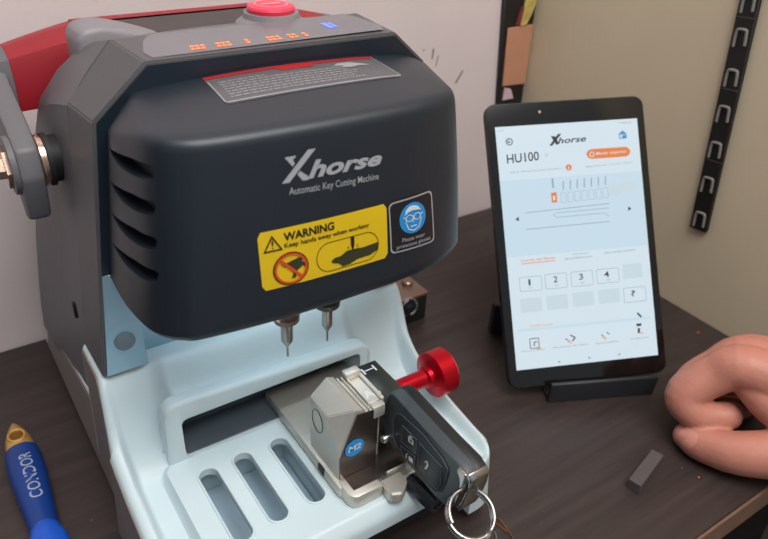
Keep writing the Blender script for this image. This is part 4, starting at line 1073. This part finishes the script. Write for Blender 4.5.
tag(hand, "person's bare closed right hand resting on the desk beside the tablet", 'person')
def fnail(u, v, l):
    dv_ = Vector((-.80, -.05, .60)).normalized(); sx = Vector((0, 1, 0)); sz = dv_.cross(sx).normalized()
    q = Vector((.4275, .1880, .0165 + dz_)) + sx * ((v - .5) * .0150) + sz * ((u - .5) * .0135) + dv_ * .03
    loc, n_, i_, d_ = HB.ray_cast(q, -dv_); return (loc if loc else q - dv_ * .02) + dv_ * l
p = Print(fnail, .00035); p.grid(8, 10, .35, 1.0); p.build('thumb_nail', M['nail'], hand)

# ================================================================== LIGHT
def area(name, loc, target, size, power, col):
    d = bpy.data.lights.new(name, 'AREA'); d.shape = 'RECTANGLE'; d.size, d.size_y = size; d.energy = power; d.color = col
    o = bpy.data.objects.new(name, d); COL.objects.link(o); o.location = loc
    o.rotation_euler = (Vector(target) - Vector(loc)).to_track_quat('-Z', 'Y').to_euler(); return o
area('ceiling_lamp', (.28, -.30, 1.45), (.25, .40, .05), (1.2, .8), 27.0, (1.0, .97, .95))
d = bpy.data.lights.new('work_lamp', 'AREA'); d.shape = 'RECTANGLE'; d.size, d.size_y = .12, .006; d.energy = .042; d.color = (.78, .92, 1)
o = bpy.data.objects.new('work_lamp', d); COL.objects.link(o); o.location = (.1625, .322, .1812); o.rotation_euler = (math.radians(25), 0, 0)
w = bpy.data.worlds.new('room_light'); sc.world = w; w.use_nodes = True
nt = w.node_tree; bg = nt.nodes['Background']
tc = nt.nodes.new('ShaderNodeTexCoord'); dp = nt.nodes.new('ShaderNodeVectorMath'); dp.operation = 'DOT_PRODUCT'
dp.inputs[1].default_value = Vector((.62, -.48, .62)).normalized()
rm = nt.nodes.new('ShaderNodeValToRGB'); rm.color_ramp.elements[0].position = .18; rm.color_ramp.elements[1].position = .95
rm.color_ramp.elements[0].color = (.060, .062, .066, 1); rm.color_ramp.elements[1].color = (.40, .43, .46, 1)
ma = nt.nodes.new('ShaderNodeMath'); ma.operation = 'MULTIPLY_ADD'; ma.inputs[1].default_value = .5; ma.inputs[2].default_value = .5
nt.links.new(tc.outputs['Generated'], dp.inputs[0]); nt.links.new(dp.outputs['Value'], ma.inputs[0]); nt.links.new(ma.outputs[0], rm.inputs['Fac']); nt.links.new(rm.outputs['Color'], bg.inputs['Color'])
bg.inputs['Strength'].default_value = 1.0
sc.view_settings.view_transform = 'Standard'; sc.view_settings.look = 'None'; sc.view_settings.exposure = 0.15; sc.view_settings.gamma = 1.0
sc.view_settings.use_curve_mapping = False
